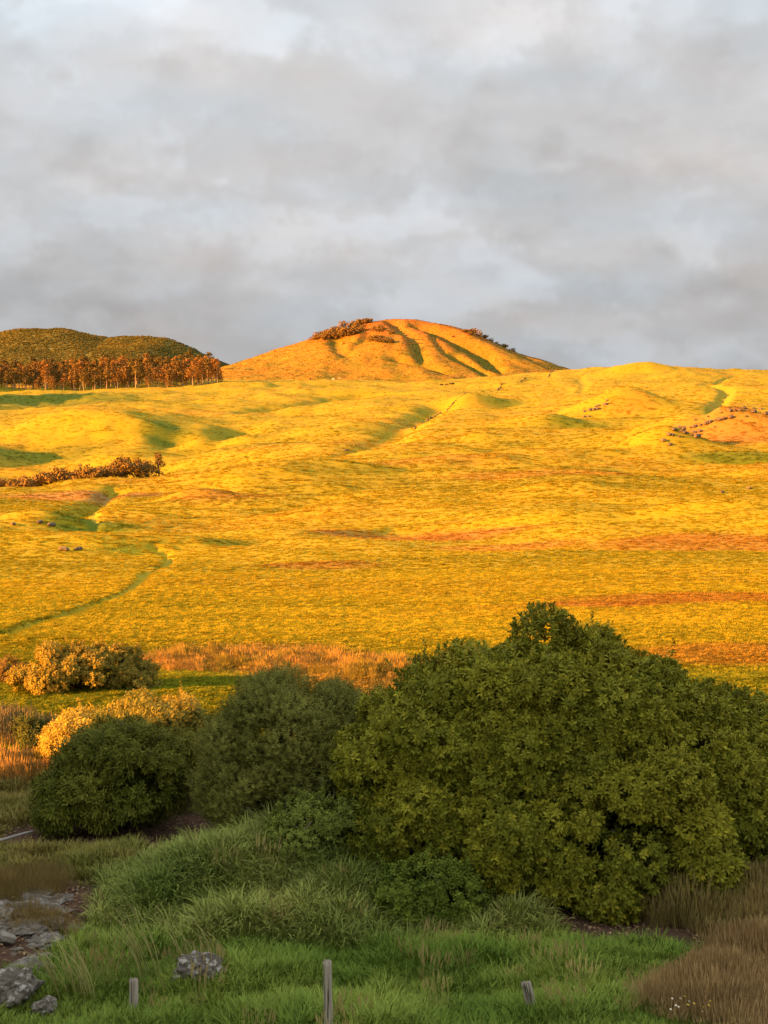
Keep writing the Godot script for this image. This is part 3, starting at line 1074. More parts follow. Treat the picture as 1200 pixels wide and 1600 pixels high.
func build_far_trees() -> void:
	# the plantation below the dark hill
	var protos := []
	for v in 4:
		rng.seed = 100 + v
		var blobs := []
		var hh := 17.0 + v
		for k in 7:
			var t := k / 6.0
			blobs.append([Vector3(rnd(-1.5, 1.5), lerpf(hh * (0.30 + 0.07 * v), hh * 0.97, t), rnd(-1.5, 1.5)), Vector3(1, 0.9, 1) * lerpf(3.4, 1.6, t) * rnd(0.75, 1.2)])
		protos.append(crown_tree("plantation_tree", "tree", 200 + v, blobs, 0.55, 85, [Color(0.25, 0.155, 0.042), Color(0.17, 0.125, 0.034), Color(0.29, 0.165, 0.045), Color(0.13, 0.105, 0.030)][v], hh * 0.93, 0.24, Color(0.42, 0.33, 0.22)))
	rng.seed = 41
	var placed := 0
	for row in 12:
		var x := -330.0
		while x < -118.0:
			x += rnd(3.2, 9.4)
			var d := 905.0 + row * 15.0 + rnd(-4.0, 4.0) + (x + 300.0) * 0.16
			var px := 600.0 + F * x / d
			if px > 344.0 - row * 1.5 or px < -22.0:
				continue
			if placed >= 298:
				break
			var p: Node3D = protos[rng.randi() % 4]
			var o := copy_of(p, "%s in the %s of the plantation below the hill" % [["russet leafed slim tree", "olive brown slim tree", "bright orange brown slim tree", "dark olive tall tree"][protos.find(p)], "front rows" if row < 3 else ("middle rows" if row < 7 else "rear rows")], V(x, height(x, d) - 0.3, d), rnd(0, TAU), rnd(0.62, 1.22))
			o.scale *= Vector3(1.35, 1.0, 1.35)
			o.set_meta("group", "plantation trees below the dark hill")
			placed += 1
	print("plantation ", placed)
	for p in protos:
		p.free()
	# bushes and trees in the gully
	var bush := []
	for v in 3:
		rng.seed = 300 + v
		var blobs := []
		for k in 7:
			blobs.append([Vector3(rnd(-1.7, 1.7), rnd(0.5, 1.5), rnd(-1.2, 1.2)), Vector3(1.1, 0.85, 1.0) * rnd(0.7, 1.1)])
		bush.append(crown_tree("gully_bush", "bush", 320 + v, blobs, 0.24, 90, Color(0.22, 0.15, 0.045), 1.2, 0.12, Color(0.14, 0.10, 0.07)))
	var tree := []
	for v in 3:
		rng.seed = 340 + v
		var blobs := []
		for k in 11:
			var t := k / 10.0
			var sp := lerpf(2.2, 0.5, t)
			blobs.append([Vector3(rnd(-sp, sp), lerpf(1.5, 9.0, t), rnd(-sp, sp)), Vector3(1.2, 1.0, 1.2) * lerpf(1.5, 0.8, t) * rnd(0.8, 1.1)])
		tree.append(crown_tree("gully_tree", "tree", 360 + v, blobs, 0.36, 70, Color(0.19, 0.125, 0.036), 8.0, 0.25, Color(0.22, 0.16, 0.10)))
	rng.seed = 43
	var n := 0
	var along := ["first", "second", "third", "fourth", "fifth", "sixth", "seventh", "eighth", "ninth", "tenth", "eleventh", "twelfth", "thirteenth", "fourteenth", "fifteenth", "sixteenth", "seventeenth", "eighteenth", "nineteenth", "twentieth"]
	for px in [-12, 4, 20, 38, 56, 72, 88, 104, 120, 134, 150, 164, 178, 192, 208, 224]:
		var d := 352.0 + rnd(-3, 5)
		var x: float = (px - 600.0) / F * d
		var y := EYE + (800.0 - lerpf(762.0, 728.0, clampf(px / 224.0, 0, 1))) * d / F
		var s := rnd(1.6, 2.6)
		var o := copy_of(bush[n % 3], "%s low bush from the near end of the gully hedge behind the small fence" % along[n], V(x, maxf(height(x, d), y - 1.6) - 0.3, d), rnd(0, TAU), s)
		o.set_meta("group", "bushes along the gully")
		n += 1
	var tl := [[104, 358, 0.52, "small rounded orange tree standing among the gully bushes"], [152, 362, 0.78, "broad tree with open crown in the middle of the gully hedge"], [172, 366, 0.55, "short tree beside the broad tree of the gully hedge"],
		[193, 364, 0.85, "slim upright tree between the broad tree and the gully clump"], [214, 360, 0.98, "tall dense tree filling the far clump of the gully"], [228, 364, 0.95, "thick tree leaning on the tall dense one in the gully clump"], [248, 362, 1.08, "pointed outermost tree at the upper end of the gully"], [40, 368, 0.45, "small thin tree rising behind the nearest gully bushes"]]
	for k in tl.size():
		var d: float = tl[k][1]
		var x: float = (tl[k][0] - 600.0) / F * d
		var o := copy_of(tree[k % 3], tl[k][3], V(x, height(x, d) - 0.3, d), rnd(0, TAU), tl[k][2])
		o.set_meta("group", "trees in the gully")
	# scrub on the cone
	n = 0
	var spots := [[492, 530, 4], [500, 527, 6], [506, 529, 5], [512, 524, 6], [518, 522, 6], [521, 530, 5], [527, 520, 6], [530, 529, 7], [536, 518, 6], [537, 526, 7], [544, 514, 6], [548, 524, 5], [552, 511, 6], [558, 518, 5],
		[562, 506, 6], [567, 503, 7], [572, 503, 6], [578, 503, 4], [590, 516, 5], [596, 518, 4], [586, 533, 5], [593, 536, 4], [606, 537, 4], [598, 529, 3], [612, 522, 3], [726, 518, 4], [733, 518, 5], [741, 519, 6], [748, 523, 5], [757, 526, 5], [765, 530, 6], [772, 533, 5], [780, 537, 5], [788, 541, 5], [797, 545, 6], [803, 547, 5], [815, 549, 3], [842, 554, 3], [735, 527, 3], [708, 527, 2]]
	for s in spots:
		var p := sight(s[0], s[1] + 2.0, 1120.0, 1460.0)
		var big: float = s[2] * rnd(0.6, 0.85) * (1.0 if n < 25 else 0.75)
		var lab := "%s scrubby tree counting up the sunny shoulder of the cone"
		var nn := n
		if n >= 25:
			lab = "%s dark bush counting down the shaded edge of the cone"
			nn = n - 25
		var word: String = along[nn] if nn < 20 else "%s-last" % along[n - 20]
		var o := copy_of(bush[n % 3], lab % word, V(p.x, p.y - 0.6, p.z), rnd(0, TAU), big)
		o.name = numbered("cone_bush")
		o.set_meta("group", "scrub on the cinder cone")
		n += 1
	for p in bush + tree:
		p.free()

func build_hill_things() -> void:
	var rm := mat(0.95)
	# the outcrop on the slope
	var meshes := []
	for v in 5:
		meshes.append(rock_mesh(500 + v, Vector3(1.0, 0.7, 0.9), 0.55, 0.1, 10))
	rng.seed = 51
	for k in 60:
		var t := rng.randf()
		var px := lerpf(1036, 1195, t) + rnd(-6, 6)
		var py := lerpf(690, 640, pow(t, 0.8)) + rnd(-9, 9) + (9.0 * rng.randf() if t < 0.4 else 0.0)
		var p := sight(px, py)
		var o := lone("outcrop_rock", meshes[k % 5], rm, V(p.x, p.y + 0.1, p.z))
		var s := rnd(0.35, 1.0)
		o.scale = Vector3(s * 1.2, s, s)
		o.rotation.y = rnd(0, TAU)
		tag(o, "dark rock lying along the stony crest above the reddish slope", "rock", "rocks of the hillside outcrop")
	for k in 14:
		var t := k / 13.0
		var p := sight(lerpf(912, 950, t) + rnd(-5, 5), lerpf(652, 630, t) + rnd(-2, 2))
		var o := lone("knoll_rock", meshes[k % 5], rm, V(p.x, p.y + 0.1, p.z))
		o.scale = Vector3.ONE * rnd(0.6, 1.3)
		o.rotation.y = rnd(0, TAU)
		tag(o, "small rock in the line up the edge of the round knoll", "rock", "rocks by the round knoll")
	var fr := [[100, 862, "small dark rock in the grass below the green hollow"], [122, 861, "flat rock just right of the small dark rock in the pasture"], [1128, 770, "dark rock low on the golden slope below the shaded fold"], [1170, 765, "pale rock near the dark one on the golden slope"], [540, 705, "lone rock in the pasture under the cone"], [62, 820, "rock on the crest of the little bank by the green hollow"], [80, 823, "second rock on the little bank by the green hollow"], [20, 822, "rock at the far end of the little bank"]]
	for k in fr.size():
		var p := sight(fr[k][0], fr[k][1])
		var o := lone("field_rock", meshes[k % 5], rm, V(p.x, p.y + 0.15, p.z))
		o.scale = Vector3(0.9, 0.5, 0.6) * rnd(0.7, 1.1) * (0.6 + p.z * 0.002)
		o.rotation.y = rnd(0, TAU)
		tag(o, fr[k][2], "rock", "loose rocks on the pasture")
	# rubble walls running up the pasture
	var walls := [[[[648, 672], [672, 655], [700, 640], [716, 627], [732, 616]], "longest thin stone wall climbing the middle of the pasture"], [[[777, 611], [783, 603], [791, 600]], "short curved stone wall below the skyline beside the cone"],
		[[[808, 599], [815, 595], [821, 592]], "stub of dark stone wall between the curved wall and the skyline"], [[[856, 590], [864, 580], [876, 575]], "dark stone wall meeting the skyline at the foot of the cone"]]
	for w in walls:
		var pts := trace(w[0])
		var g := Geo.new()
		rng.seed = 61
		for k in pts.size() - 1:
			var len := pts[k].distance_to(pts[k + 1])
			var cnt := int(len / 0.8) + 1
			for q in cnt:
				var p := pts[k].lerp(pts[k + 1], float(q) / cnt) + Vector2(rnd(-0.2, 0.2), rnd(-0.2, 0.2))
				stone(g, V(p.x, height(p.x, p.y) + 0.12, p.y), rnd(0.35, 0.6))
		var o := lone("stone_wall", g.done(), rm, Vector3.ZERO)
		tag(o, w[1], "stone wall", "stone walls on the pasture")
	# the timber frame on the cone
	var p0 := sight(629, 540, 1120.0)
	var t := thing("timber_rail_frame", "dark timber rail frame high on the sunny face of the cone", "fence", V(p0.x, p0.y, p0.z))
	var dark := mat(0.9)
	dark.albedo_color = Color(0.10, 0.07, 0.05).linear_to_srgb()
	for k in 6:
		var x := p0.x + k * 4.4
		var b := BoxMesh.new()
		b.size = Vector3(0.5, 7.0, 0.5)
		var o := part("rail_post", b, dark, t)
		o.position = V(x, cone_height(x, p0.z) + 2.0, p0.z) - t.position
	for k in 2:
		var b := BoxMesh.new()
		b.size = Vector3(23.5, 0.7, 0.35)
		var o := part("rail", b, dark, t)
		o.position = Vector3(11.0, 2.2 + k * 4.0, 0.45)
		o.rotation.z = -0.02
	# cattle
	var cows := [[690, 604, 0.3, "pale brown grazing cow nearest the foot of the cone"], [698, 604, 2.6, "dark cow grazing beside the pale brown one"], [704, 603.5, 0.2, "dark cow at the far end of the little herd"], [708, 603.5, 0.6, "last dark cow of the little herd below the cone"],
		[530, 593, 0.1, "white cow alone on the flat below the cone"], [521, 596, 2.9, "second white cow standing near the flat's edge"], [485, 595, 1.2, "lone dark cow below the cone's trail"]]
	for c in cows:
		var p := sight(c[0], c[1], 700.0)
		var white: bool = String(c[3]).contains("white")
		cow(c[3], V(p.x, p.y, p.z), c[2], Color(0.6, 0.55, 0.45) if white else Color(0.06, 0.035, 0.025))
	# fence beside the gully
	var fp := trace([[-6, 762.5], [11, 761], [38, 758], [65, 755], [90, 752], [114, 748], [138, 746], [162, 742], [185, 738], [211, 733], [231, 730]], 240.0)
	var f0 := fp[0]
	var base := V(f0.x, height(f0.x, f0.y), f0.y)
	var fence := thing("gully_fence", "low wire fence on pale posts along the gully bushes", "fence", base)
	var pm := mat(0.9)
	pm.albedo_color = Color(0.33, 0.25, 0.16).linear_to_srgb()
	var wire := Geo.new()
	for k in fp.size():
		var top := V(fp[k].x, height(fp[k].x, fp[k].y), fp[k].y) - base
		var cy := CylinderMesh.new()
		cy.top_radius = 0.10
		cy.bottom_radius = 0.12
		cy.height = 2.2
		cy.radial_segments = 8
		part("post", cy, pm, fence).position = top + Vector3.UP * 0.8
		if k > 0:
			var prev := V(fp[k - 1].x, height(fp[k - 1].x, fp[k - 1].y), fp[k - 1].y) - base
			for hgt in [0.7, 1.5]:
				bough(wire, prev + Vector3.UP * hgt, top + Vector3.UP * hgt, -0.03, 0.012, 0.012, Color(0.2, 0.19, 0.18), 3, 4)
	part("wire", wire.done(), mat(0.6), fence)

func stone(g: Geo, at: Vector3, s: float) -> void:
	var c := mul(Color(0.10, 0.085, 0.07), rnd(0.7, 1.4))
	var ring := []
	for k in 2:
		for q in 5:
			var a := TAU * q / 5.0 + k * 0.5
			var n := Vector3(cos(a), -0.4 + k * 0.9, sin(a)).normalized()
			ring.append(g.vert(at + Vector3(n.x, n.y * 0.75, n.z) * s * rnd(0.75, 1.1), n, c))
	var top := g.vert(at + Vector3.UP * s * 0.75, Vector3.UP, c)
	for q in 5:
		var q2 := (q + 1) % 5
		g.quad(ring[q], ring[q2], ring[5 + q2], ring[5 + q])
		g.tri(ring[5 + q], ring[5 + q2], top)

func cow(label: String, at: Vector3, turn: float, col: Color) -> void:
	rng.seed = 71
	var g := Geo.new()
	var pts := PackedVector3Array([Vector3(-1.15, 1.15, 0), Vector3(-1.0, 1.12, 0), Vector3(-0.5, 1.05, 0), Vector3(0.1, 1.0, 0), Vector3(0.6, 1.08, 0), Vector3(0.9, 1.15, 0), Vector3(1.25, 1.0, 0), Vector3(1.5, 0.7, 0), Vector3(1.68, 0.4, 0)])
	var rad := [0.12, 0.36, 0.40, 0.44, 0.42, 0.33, 0.22, 0.17, 0.09]
	var base := 0
	for k in pts.size():
		for s in 10:
			var a := TAU * s / 10
			var n := Vector3(0, sin(a), cos(a))
			g.vert(pts[k] + n * Vector3(1, 1.0, 0.8) * float(rad[k]), n, col)
	for k in pts.size() - 1:
		for s in 10:
			g.quad(base + k * 10 + s, base + k * 10 + (s + 1) % 10, base + (k + 1) * 10 + (s + 1) % 10, base + (k + 1) * 10 + s)
	for q in [[-0.9, 0.2], [-0.85, -0.2], [0.72, 0.18], [0.78, -0.18]]:
		tube(g, PackedVector3Array([Vector3(q[0], 0.95, q[1]), Vector3(q[0] - 0.05, 0.5, q[1]), Vector3(q[0], 0.0, q[1])]), 0.16, 0.07, 7, col)
	tube(g, PackedVector3Array([Vector3(-1.15, 1.2, 0), Vector3(-1.3, 0.9, 0), Vector3(-1.28, 0.45, 0)]), 0.05, 0.03, 5, col)
	var o := lone("cow", g.done(), mat(0.8), at)
	o.rotation.y = turn
	tag(o, label, "cow", "cattle below the cone")

func lb(px: float, py: float, d: float, rx: float, ry: float, rz: float, base: Vector3) -> Array:
	# one leafy mass: its centre sighted at (px, py) at distance d
	return [V((px - 600.0) / F * d, EYE + (800.0 - py) * d / F, d) - base, Vector3(rx, ry, rz)]

func at_ground(px: float, d: float) -> Vector3:
	var x := (px - 600.0) / F * d
	return V(x, height(x, d), d)

func build_shrubs() -> void:
	var ros := rosette(11, 13, 0.085, 0.036, 1.0)
	var ros2 := rosette(12, 10, 0.075, 0.030, 0.9)
	var wil := sprig(13, 14, 0.16, 0.055, 0.014)
	var wil2 := sprig(14, 12, 0.20, 0.09, 0.022)
	var shiny := leaf_mat(0.55, 0.4, 0.16)
	var dull := leaf_mat(0.75, 0.4, 0.08)
	var b := at_ground(900, 21.2)
	shrub("large_shrub", "huge olive green domed shrub with leathery rosettes covering the whole bank", b, [
		lb(705, 1128, 21.0, 1.05, 0.95, 1.1, b), lb(620, 1170, 21.4, 0.75, 0.75, 0.9, b), lb(1100, 1225, 21.2, 1.6, 1.3, 1.5, b), lb(905, 1235, 21.2, 2.75, 2.2, 2.4, b), lb(820, 1146, 20.8, 1.6, 1.2, 1.5, b), lb(940, 1141, 21.0, 1.6, 1.1, 1.5, b), lb(1080, 1215, 21.4, 1.8, 1.25, 1.8, b), lb(1190, 1291, 21.0, 1.4, 1.35, 1.9, b),
		lb(690, 1190, 20.6, 1.15, 1.4, 1.3, b), lb(640, 1221, 20.3, 0.95, 1.0, 0.9, b), lb(840, 1230, 20.0, 1.3, 1.3, 1.0, b), lb(770, 1200, 20.3, 1.1, 1.3, 1.1, b), lb(1000, 1200, 20.3, 1.3, 1.2, 1.1, b), lb(865, 1084, 21.0, 1.2, 0.95, 1.2, b), lb(660, 1274, 20.0, 0.95, 1.0, 1.1, b), lb(960, 1314, 19.4, 1.6, 1.25, 1.3, b), lb(900, 1384, 18.9, 0.95, 0.75, 0.8, b), lb(1080, 1344, 19.6, 1.5, 1.0, 1.2, b), lb(800, 1304, 19.4, 1.0, 0.9, 1.0, b)],
		ros, shiny, 85.0, 0.42, 1.25, Color(0.166, 0.183, 0.021), Color(0.424, 0.391, 0.039), 801)
	b = at_ground(460, 22.4)
	shrub("grey_green_shrub", "grey green rounded shrub with fine leaves in the middle of the row", b, [
		lb(455, 1168, 22.4, 1.25, 1.2, 1.2, b), lb(470, 1118, 22.8, 1.05, 0.6, 1.0, b), lb(370, 1183, 22.2, 0.65, 0.75, 0.8, b), lb(395, 1243, 21.7, 0.7, 0.75, 0.7, b), lb(545, 1183, 21.7, 0.65, 0.6, 0.7, b), lb(575, 1138, 22.6, 0.7, 0.6, 0.7, b), lb(480, 1218, 21.6, 0.7, 0.7, 0.6, b)],
		wil, dull, 180.0, 0.36, 1.0, Color(0.165, 0.179, 0.040), Color(0.291, 0.287, 0.070), 802)
	b = at_ground(178, 23.6)
	shrub("dark_green_shrub", "dark green bushy shrub at the near end of the row beside bare soil", b, [
		lb(180, 1215, 23.6, 1.05, 0.95, 1.0, b), lb(225, 1215, 23.0, 0.65, 0.65, 0.7, b), lb(125, 1250, 23.2, 0.6, 0.6, 0.7, b), lb(180, 1265, 22.9, 0.85, 0.5, 0.6, b)],
		wil2, shiny, 120.0, 0.32, 1.0, Color(0.094, 0.113, 0.014), Color(0.199, 0.197, 0.028), 803)
	b = at_ground(262, 25.8)
	shrub("tipped_shrub", "green shrub with sun caught tips behind the dark green one", b, [
		lb(262, 1168, 25.8, 0.78, 0.85, 0.9, b), lb(215, 1150, 26.4, 0.8, 0.6, 0.8, b), lb(290, 1190, 25.4, 0.45, 0.55, 0.5, b)],
		wil2, shiny, 120.0, 0.30, 0.95, Color(0.140, 0.154, 0.025), Color(0.305, 0.263, 0.046), 804)
	b = at_ground(130, 28.8)
	shrub("golden_shrub", "bright golden shrub behind the dark green one, lit by low sun", b, [
		lb(150, 1166, 28.8, 1.1, 0.65, 0.8, b), lb(105, 1176, 28.4, 0.55, 0.55, 0.6, b), lb(215, 1151, 29.4, 0.9, 0.6, 0.8, b), lb(270, 1141, 30.0, 0.7, 0.5, 0.7, b)],
		wil2, dull, 110.0, 0.30, 1.0, Color(0.382, 0.299, 0.050), Color(0.646, 0.483, 0.083), 805)
	b = at_ground(130, 41.5)
	shrub("round_bush", "rounded golden bush standing alone on the green meadow", b, [
		lb(105, 1052, 41.2, 1.25, 0.75, 1.0, b), lb(150, 1046, 41.5, 1.2, 0.75, 1.0, b), lb(60, 1066, 41.0, 0.75, 0.5, 0.7, b), lb(200, 1056, 42.0, 0.8, 0.65, 0.9, b)],
		ros2, dull, 75.0, 0.34, 1.25, Color(0.268, 0.233, 0.044), Color(0.454, 0.364, 0.066), 806)
	b = at_ground(12, 44.0)
	shrub("pinkish_bush", "small pinkish brown bush at the edge beside the lone golden bush", b, [
		lb(14, 1055, 44.0, 0.6, 0.45, 0.6, b), lb(-12, 1060, 44.0, 0.7, 0.5, 0.6, b), lb(40, 1062, 44.4, 0.3, 0.3, 0.3, b)], ros2, dull, 75.0, 0.24, 1.1, Color(0.200, 0.138, 0.040), Color(0.300, 0.209, 0.064), 807)
	b = at_ground(58, 30.5)
	shrub("spiky_bush", "small dark spiky bush in front of the golden shrub", b, [
		lb(60, 1160, 30.5, 0.38, 0.42, 0.4, b), lb(50, 1150, 30.6, 0.25, 0.4, 0.3, b)], wil2, dull, 150.0, 0.2, 1.0, Color(0.074, 0.093, 0.024), Color(0.125, 0.147, 0.041), 808)
	b = at_ground(672, 18.2)
	shrub("leafy_bush", "low leafy green bush at the foot of the huge shrub", b, [
		lb(672, 1405, 18.2, 0.62, 0.5, 0.5, b), lb(630, 1420, 18.0, 0.35, 0.42, 0.4, b), lb(715, 1415, 18.0, 0.38, 0.40, 0.4, b)],
		ros2, shiny, 150.0, 0.22, 0.95, Color(0.102, 0.156, 0.022), Color(0.216, 0.273, 0.038), 809)
	b = at_ground(500, 20.0)
	shrub("yellow_green_bush", "yellowish green bush on top of the grassy mound", b, [
		lb(500, 1300, 20.0, 0.75, 0.38, 0.5, b), lb(455, 1320, 19.7, 0.45, 0.35, 0.4, b), lb(560, 1300, 19.8, 0.5, 0.4, 0.5, b), lb(470, 1280, 20.2, 0.4, 0.35, 0.4, b)],
		ros2, dull, 130.0, 0.22, 0.9, Color(0.167, 0.218, 0.041), Color(0.292, 0.344, 0.070), 810)

func grass_zone(called: String, label: String, mesh: Mesh, m: Material, count: int, spots: Array, size: Vector2, col: Color, col2: Color, seed_: int, soil_limit := 0.25) -> void:
	# tufts strewn over ellipses of ground: [bearing px, d, half width, half depth]
	rng.seed = seed_
	var sc := Scatter.new()
	var area := 0.0
	for s in spots:
		area += s[2] * s[3]
	for s in spots:
		var cx: float = (s[0] - 600.0) / F * s[1]
		for k in int(count * s[2] * s[3] / area):
			var a := rnd(0, TAU)
			var r := sqrt(rng.randf()) * rnd(0.72, 1.22)
			var x: float = cx + cos(a) * r * s[2]
			var d: float = s[1] + sin(a) * r * s[3]
			if soil_at(x, d) > soil_limit + rnd(-0.2, 0.2):
				continue
			var t := clampf(n_mid.get_noise_2d(x * 7.0, d * 7.0) * 1.3 + 0.5 + rnd(-0.25, 0.25), 0, 1)
			var c := col.lerp(col2, t) * rnd(0.75, 1.25)
			var sz := rnd(size.x, size.y) * (1.0 - 0.3 * minf(r * r, 1.3)) * (0.8 + 0.5 * n_mid.get_noise_2d(x * 10.0 + 50.0, d * 10.0))
			sc.put(upright(Vector3(rnd(-0.2, 0.2), 1, rnd(-0.2, 0.2)), rnd(0, TAU), Vector3(sz, sz * rnd(0.8, 1.15), sz)), V(x, height(x, d) - 0.02, d), c)
	var o := scatter_node(numbered(called), sc, mesh, m, self)
	tag(o, label, "grass")

func build_foreground() -> void:
	var gm := leaf_mat(0.65, 0.5, 0.12)
	var short := tuft(21, 26, 0.17, 0.36, 0.021, 1.5, 4)
	var long := tuft(22, 26, 0.26, 0.74, 0.034, 2.4, 5)
	var dry := tuft(23, 22, 0.22, 0.50, 0.014, 0.9, 3, 1.2)
	var wisp := tuft(27, 24, 0.22, 0.52, 0.009, 0.8, 3, 1.0)
	var reed := tuft(24, 30, 0.2, 0.8, 0.014, 0.4, 3, 0.8)
	# undergrowth on all the shaded flat
	grass_zone("bank_grass", "green short grass on the near bank around the posts", short, gm, 11000, [[560, 14.4, 5.2, 2.0], [800, 16.2, 2.6, 1.4], [300, 16.2, 2.2, 1.6]], Vector2(0.75, 1.25), Color(0.147, 0.237, 0.035), Color(0.283, 0.366, 0.065), 901)
	grass_zone("long_grass", "long arching green grass heaped on the mound before the shrubs", long, gm, 3600, [[430, 19.8, 2.5, 1.7], [540, 18.0, 2.2, 1.1], [330, 18.6, 1.5, 1.6], [760, 17.9, 1.0, 0.8]], Vector2(0.6, 1.1), Color(0.183, 0.248, 0.051), Color(0.333, 0.366, 0.089), 902, 0.5)
	grass_zone("side_grass", "thin green and brown grass beside the dark green shrub", short, gm, 6500, [[60, 24.0, 3.0, 3.4], [-20, 27.0, 3.2, 2.4], [180, 21.0, 2.6, 1.7]], Vector2(0.7, 1.2), Color(0.183, 0.205, 0.043), Color(0.283, 0.226, 0.065), 903)
	grass_zone("brown_grass", "tall reddish brown dry grass in the near corner", wisp, gm, 6000, [[1185, 15.0, 1.15, 1.15], [1100, 14.9, 0.75, 0.55], [1260, 15.8, 1.2, 1.2], [1400, 15.0, 1.2, 1.4]], Vector2(0.6, 0.9), Color(0.40, 0.27, 0.115), Color(0.64, 0.47, 0.22), 904)
	grass_zone("bleached_grass", "bleached brown grass under the skirt of the huge shrub", wisp, gm, 2600, [[1150, 18.4, 1.5, 0.9], [1240, 18.8, 1.4, 1.2], [1400, 18.0, 1.8, 2.0]], Vector2(0.7, 1.1), Color(0.281, 0.221, 0.072), Color(0.432, 0.326, 0.119), 905, 2.0)
	grass_zone("rust_grass", "rust brown withered grass on the stony slope", wisp, gm, 420, [[30, 19.0, 0.8, 1.2], [60, 17.2, 0.5, 0.4]], Vector2(0.4, 0.75), Color(0.238, 0.179, 0.060), Color(0.389, 0.273, 0.102), 906, 3.0)
	grass_zone("sunlit_reeds", "orange feathery reeds catching sun beside the golden shrub", reed, gm, 900, [[30, 27.6, 1.6, 0.9], [110, 27.2, 0.5, 0.5]], Vector2(0.5, 0.85), Color(0.34, 0.22, 0.06), Color(0.44, 0.30, 0.09), 907)
	grass_zone("pale_reeds", "pale grey reeds behind the spiky bush", reed, gm, 600, [[10, 32.6, 1.5, 0.9]], Vector2(0.6, 1.0), Color(0.24, 0.20, 0.08), Color(0.34, 0.28, 0.12), 908)
	grass_zone("plume_grass", "pinkish plume grass in a drift beyond the green meadow", reed, gm, 1700, [[330, 50.0, 3.4, 3.0], [470, 49.0, 2.6, 3.4], [580, 47.0, 2.4, 3.2]], Vector2(0.35, 0.9), Color(0.24, 0.21, 0.04), Color(0.42, 0.28, 0.08), 909)
	grass_zone("dead_stalks", "scattered dead stalks and seed heads standing in the green bank", dry, gm, 80, [[480, 15.2, 4.6, 2.0], [450, 19.0, 3.0, 2.0], [800, 17.4, 1.4, 0.6]], Vector2(0.5, 1.1), Color(0.302, 0.252, 0.085), Color(0.497, 0.389, 0.153), 911)
	var weed := rosette(25, 9, 0.13, 0.06, 0.7)
	grass_zone("broadleaf_weeds", "patches of low broad leaved weeds among the bank grass", weed, leaf_mat(0.6, 0.4, 0.1), 500, [[700, 16.6, 1.2, 0.6], [950, 14.6, 0.9, 0.6], [620, 19.2, 0.9, 0.5]], Vector2(0.7, 1.5), Color(0.105, 0.156, 0.033), Color(0.210, 0.239, 0.050), 912)
	grass_zone("old_thatch", "withered straw coloured blades tangled through the mound", long, gm, 420, [[430, 19.6, 2.4, 1.6], [560, 18.0, 2.2, 1.0], [760, 18.0, 1.0, 0.7]], Vector2(0.45, 0.9), Color(0.24, 0.20, 0.08), Color(0.36, 0.29, 0.12), 913, 0.5)
	rng.seed = 96
	var lit := Scatter.new()
	for k in 16000:
		var x := rnd(-8.0, 9.0)
		var d := rnd(15.0, 25.0)
		if soil_at(x, d) < 0.1:
			continue
		lit.put(upright(Vector3(rnd(-0.5, 0.5), 1, rnd(-0.5, 0.5)), rnd(0, TAU), Vector3.ONE * rnd(0.6, 1.5)), V(x, height(x, d) + 0.012, d), Color(0.20, 0.115, 0.06).lerp(Color(0.34, 0.24, 0.13), rng.randf()) * rnd(0.6, 1.2))
	var lg := Geo.new()
	leaf(lg, Vector3.ZERO, Vector3.RIGHT, Vector3.UP, 0.075, 0.032, Color.WHITE)
	leaf(lg, Vector3(0.1, 0, 0.06), Vector3(0.4, 0.1, 0.9).normalized(), Vector3.UP, 0.10, 0.012, Color(0.8, 0.75, 0.7))
	var lo := scatter_node("leaf_litter", lit, lg.done(), mat(0.9), self)
	tag(lo, "brown fallen leaves and twigs on the bare earth under the shrubs", "leaf litter")
	# tall bent stems by the rocks
	var lab := ["tallest fan of bent grass stems above the short post", "leaning sheaf of pale grass stems over the lichen rock", "thin bent grass stems by the pale boulder", "low sprawling yellow stems in front of the stony slope"]
	var tl := [[225, 15.6, 1.35, 34], [345, 16.0, 1.1, 14], [300, 15.9, 1.0, 14], [120, 15.0, 1.0, 50]]
	for k in 4:
		rng.seed = 940 + k
		var g := Geo.new()
		for q in int(tl[k][3]):
			var a := PI + rnd(-0.8, 0.7)
			var dir := Vector3(cos(a), 0, sin(a))
			var t := rnd(0.8, 1.2)
			blade(g, Vector3(rnd(-0.25, 0.25), -0.05, rnd(-0.15, 0.15)), dir, tl[k][2] * rnd(0.6, 1.1), 0.02, rnd(0.5, 1.6), Color(0.22, 0.24, 0.06) * t, Color(0.36, 0.30, 0.12) * t, 7)
		var o := lone("grass_stems", g.done(), gm, at_ground(tl[k][0], tl[k][1]))
		tag(o, lab[k], "grass clump", "tall bent grass stems")
	# posts
	var pl := [[209, 14.7, 0.46, 0.055, 0.0, "short weathered post standing beside the bent grass stems"], [515, 14.0, 0.93, 0.055, 0.02, "tallest weathered fence post, upright in the near grass"], [845, 14.7, 0.44, 0.062, 0.24, "leaning short post nearest the brown grass"]]
	for k in 3:
		var o := lone("fence_post", post_mesh(950 + k, pl[k][2] + 0.3, pl[k][3]), mat(0.9), at_ground(pl[k][0], pl[k][1]) - Vector3.UP * 0.3)
		o.basis = Basis(Vector3.BACK, pl[k][4]) * Basis(Vector3.UP, 0.4 + k)
		tag(o, pl[k][5], "post", "old fence posts in the grass")
	# rocks
	var rm := mat(0.95)
	var rl := [[312, 15.7, Vector3(0.33, 0.27, 0.28), 0.9, "pale lichen spotted boulder in the grass beyond the short post"], [22, 14.9, Vector3(0.30, 0.25, 0.34), 0.75, "grey boulder with white lichen in the near corner"], [70, 14.6, Vector3(0.16, 0.13, 0.16), 0.5, "smaller stone tucked beside the corner boulder"]]
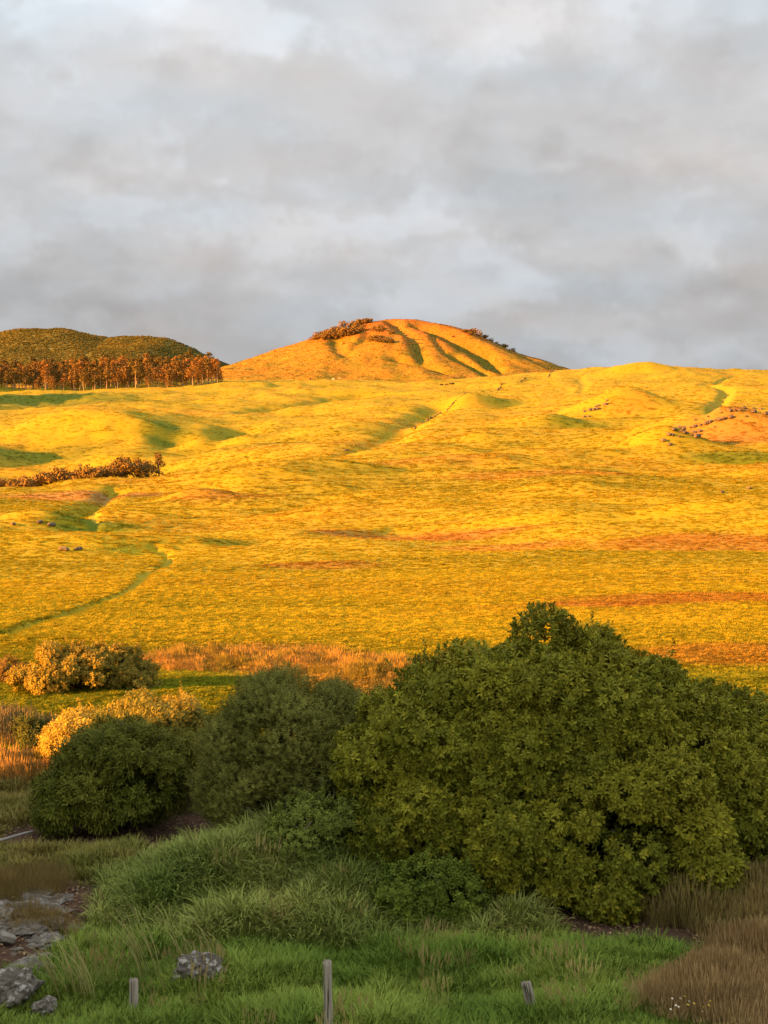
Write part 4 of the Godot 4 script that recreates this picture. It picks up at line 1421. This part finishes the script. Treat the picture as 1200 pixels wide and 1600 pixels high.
	for k in 3:
		var p := at_ground(rl[k][0], rl[k][1])
		var o := lone("boulder", rock_mesh(960 + k, rl[k][2], 0.5, rl[k][3], 60), rm, p + Vector3.UP * rl[k][2].y * 0.6)
		tag(o, rl[k][4], "boulder", "boulders in the near grass")
	var slab := []
	for v in 6:
		slab.append(rock_mesh(970 + v, Vector3(1.0, 0.55, 0.8), 0.6, 0.4, 22))
	rng.seed = 98
	for k in 110:
		var d := rnd(15.2, 19.6)
		var px := rnd(-30, 118) - (d - 16.5) * 9.0
		var p := at_ground(px, d)
		var o := lone("lava_stone", slab[k % 6], rm, p + Vector3.DOWN * 0.02)
		var s := rnd(0.05, 0.12) if k > 26 else rnd(0.2, 0.42)
		o.scale = Vector3(s * 1.2, s * 0.55, s)
		o.rotation.y = rnd(0, TAU)
		tag(o, "dark lichen flecked stone of the stony slope at the side", "stone", "stones on the stony slope")
	# pale pole lying in the grass
	var g := Geo.new()
	rng.seed = 99
	bough(g, Vector3(-0.9, -0.05, 0.35), Vector3(0.4, 0.02, -0.45), 0.02, 0.035, 0.02, Color(0.36, 0.34, 0.31), 9, 8)
	var pole := lone("fallen_pole", g.done(), mat(0.8), at_ground(8, 21.9) + Vector3.UP * 0.16)
	tag(pole, "pale bleached pole lying in the grass near the dark shrub", "pole")
	# daisies
	rng.seed = 97
	var sc := Scatter.new()
	for k in 22:
		var p := at_ground(rnd(1040, 1130), rnd(14.2, 14.8))
		sc.put(upright(Vector3(rnd(-0.4, 0.4), 1, 0.5), rnd(0, TAU), Vector3.ONE), p + Vector3.UP * rnd(0.22, 0.34), Color(0.7, 0.66, 0.5) if k % 3 else Color(0.55, 0.4, 0.05))
	var fl := Geo.new()
	for k in 8:
		var a := k * TAU / 8
		leaf(fl, Vector3.ZERO, Vector3(cos(a), 0.15, sin(a)).normalized(), Vector3.UP, 0.017, 0.009, Color.WHITE)
	var fo := scatter_node("daisies", sc, fl.done(), mat(0.7), self)
	tag(fo, "tiny white and yellow daisies below the brown grass", "flowers")
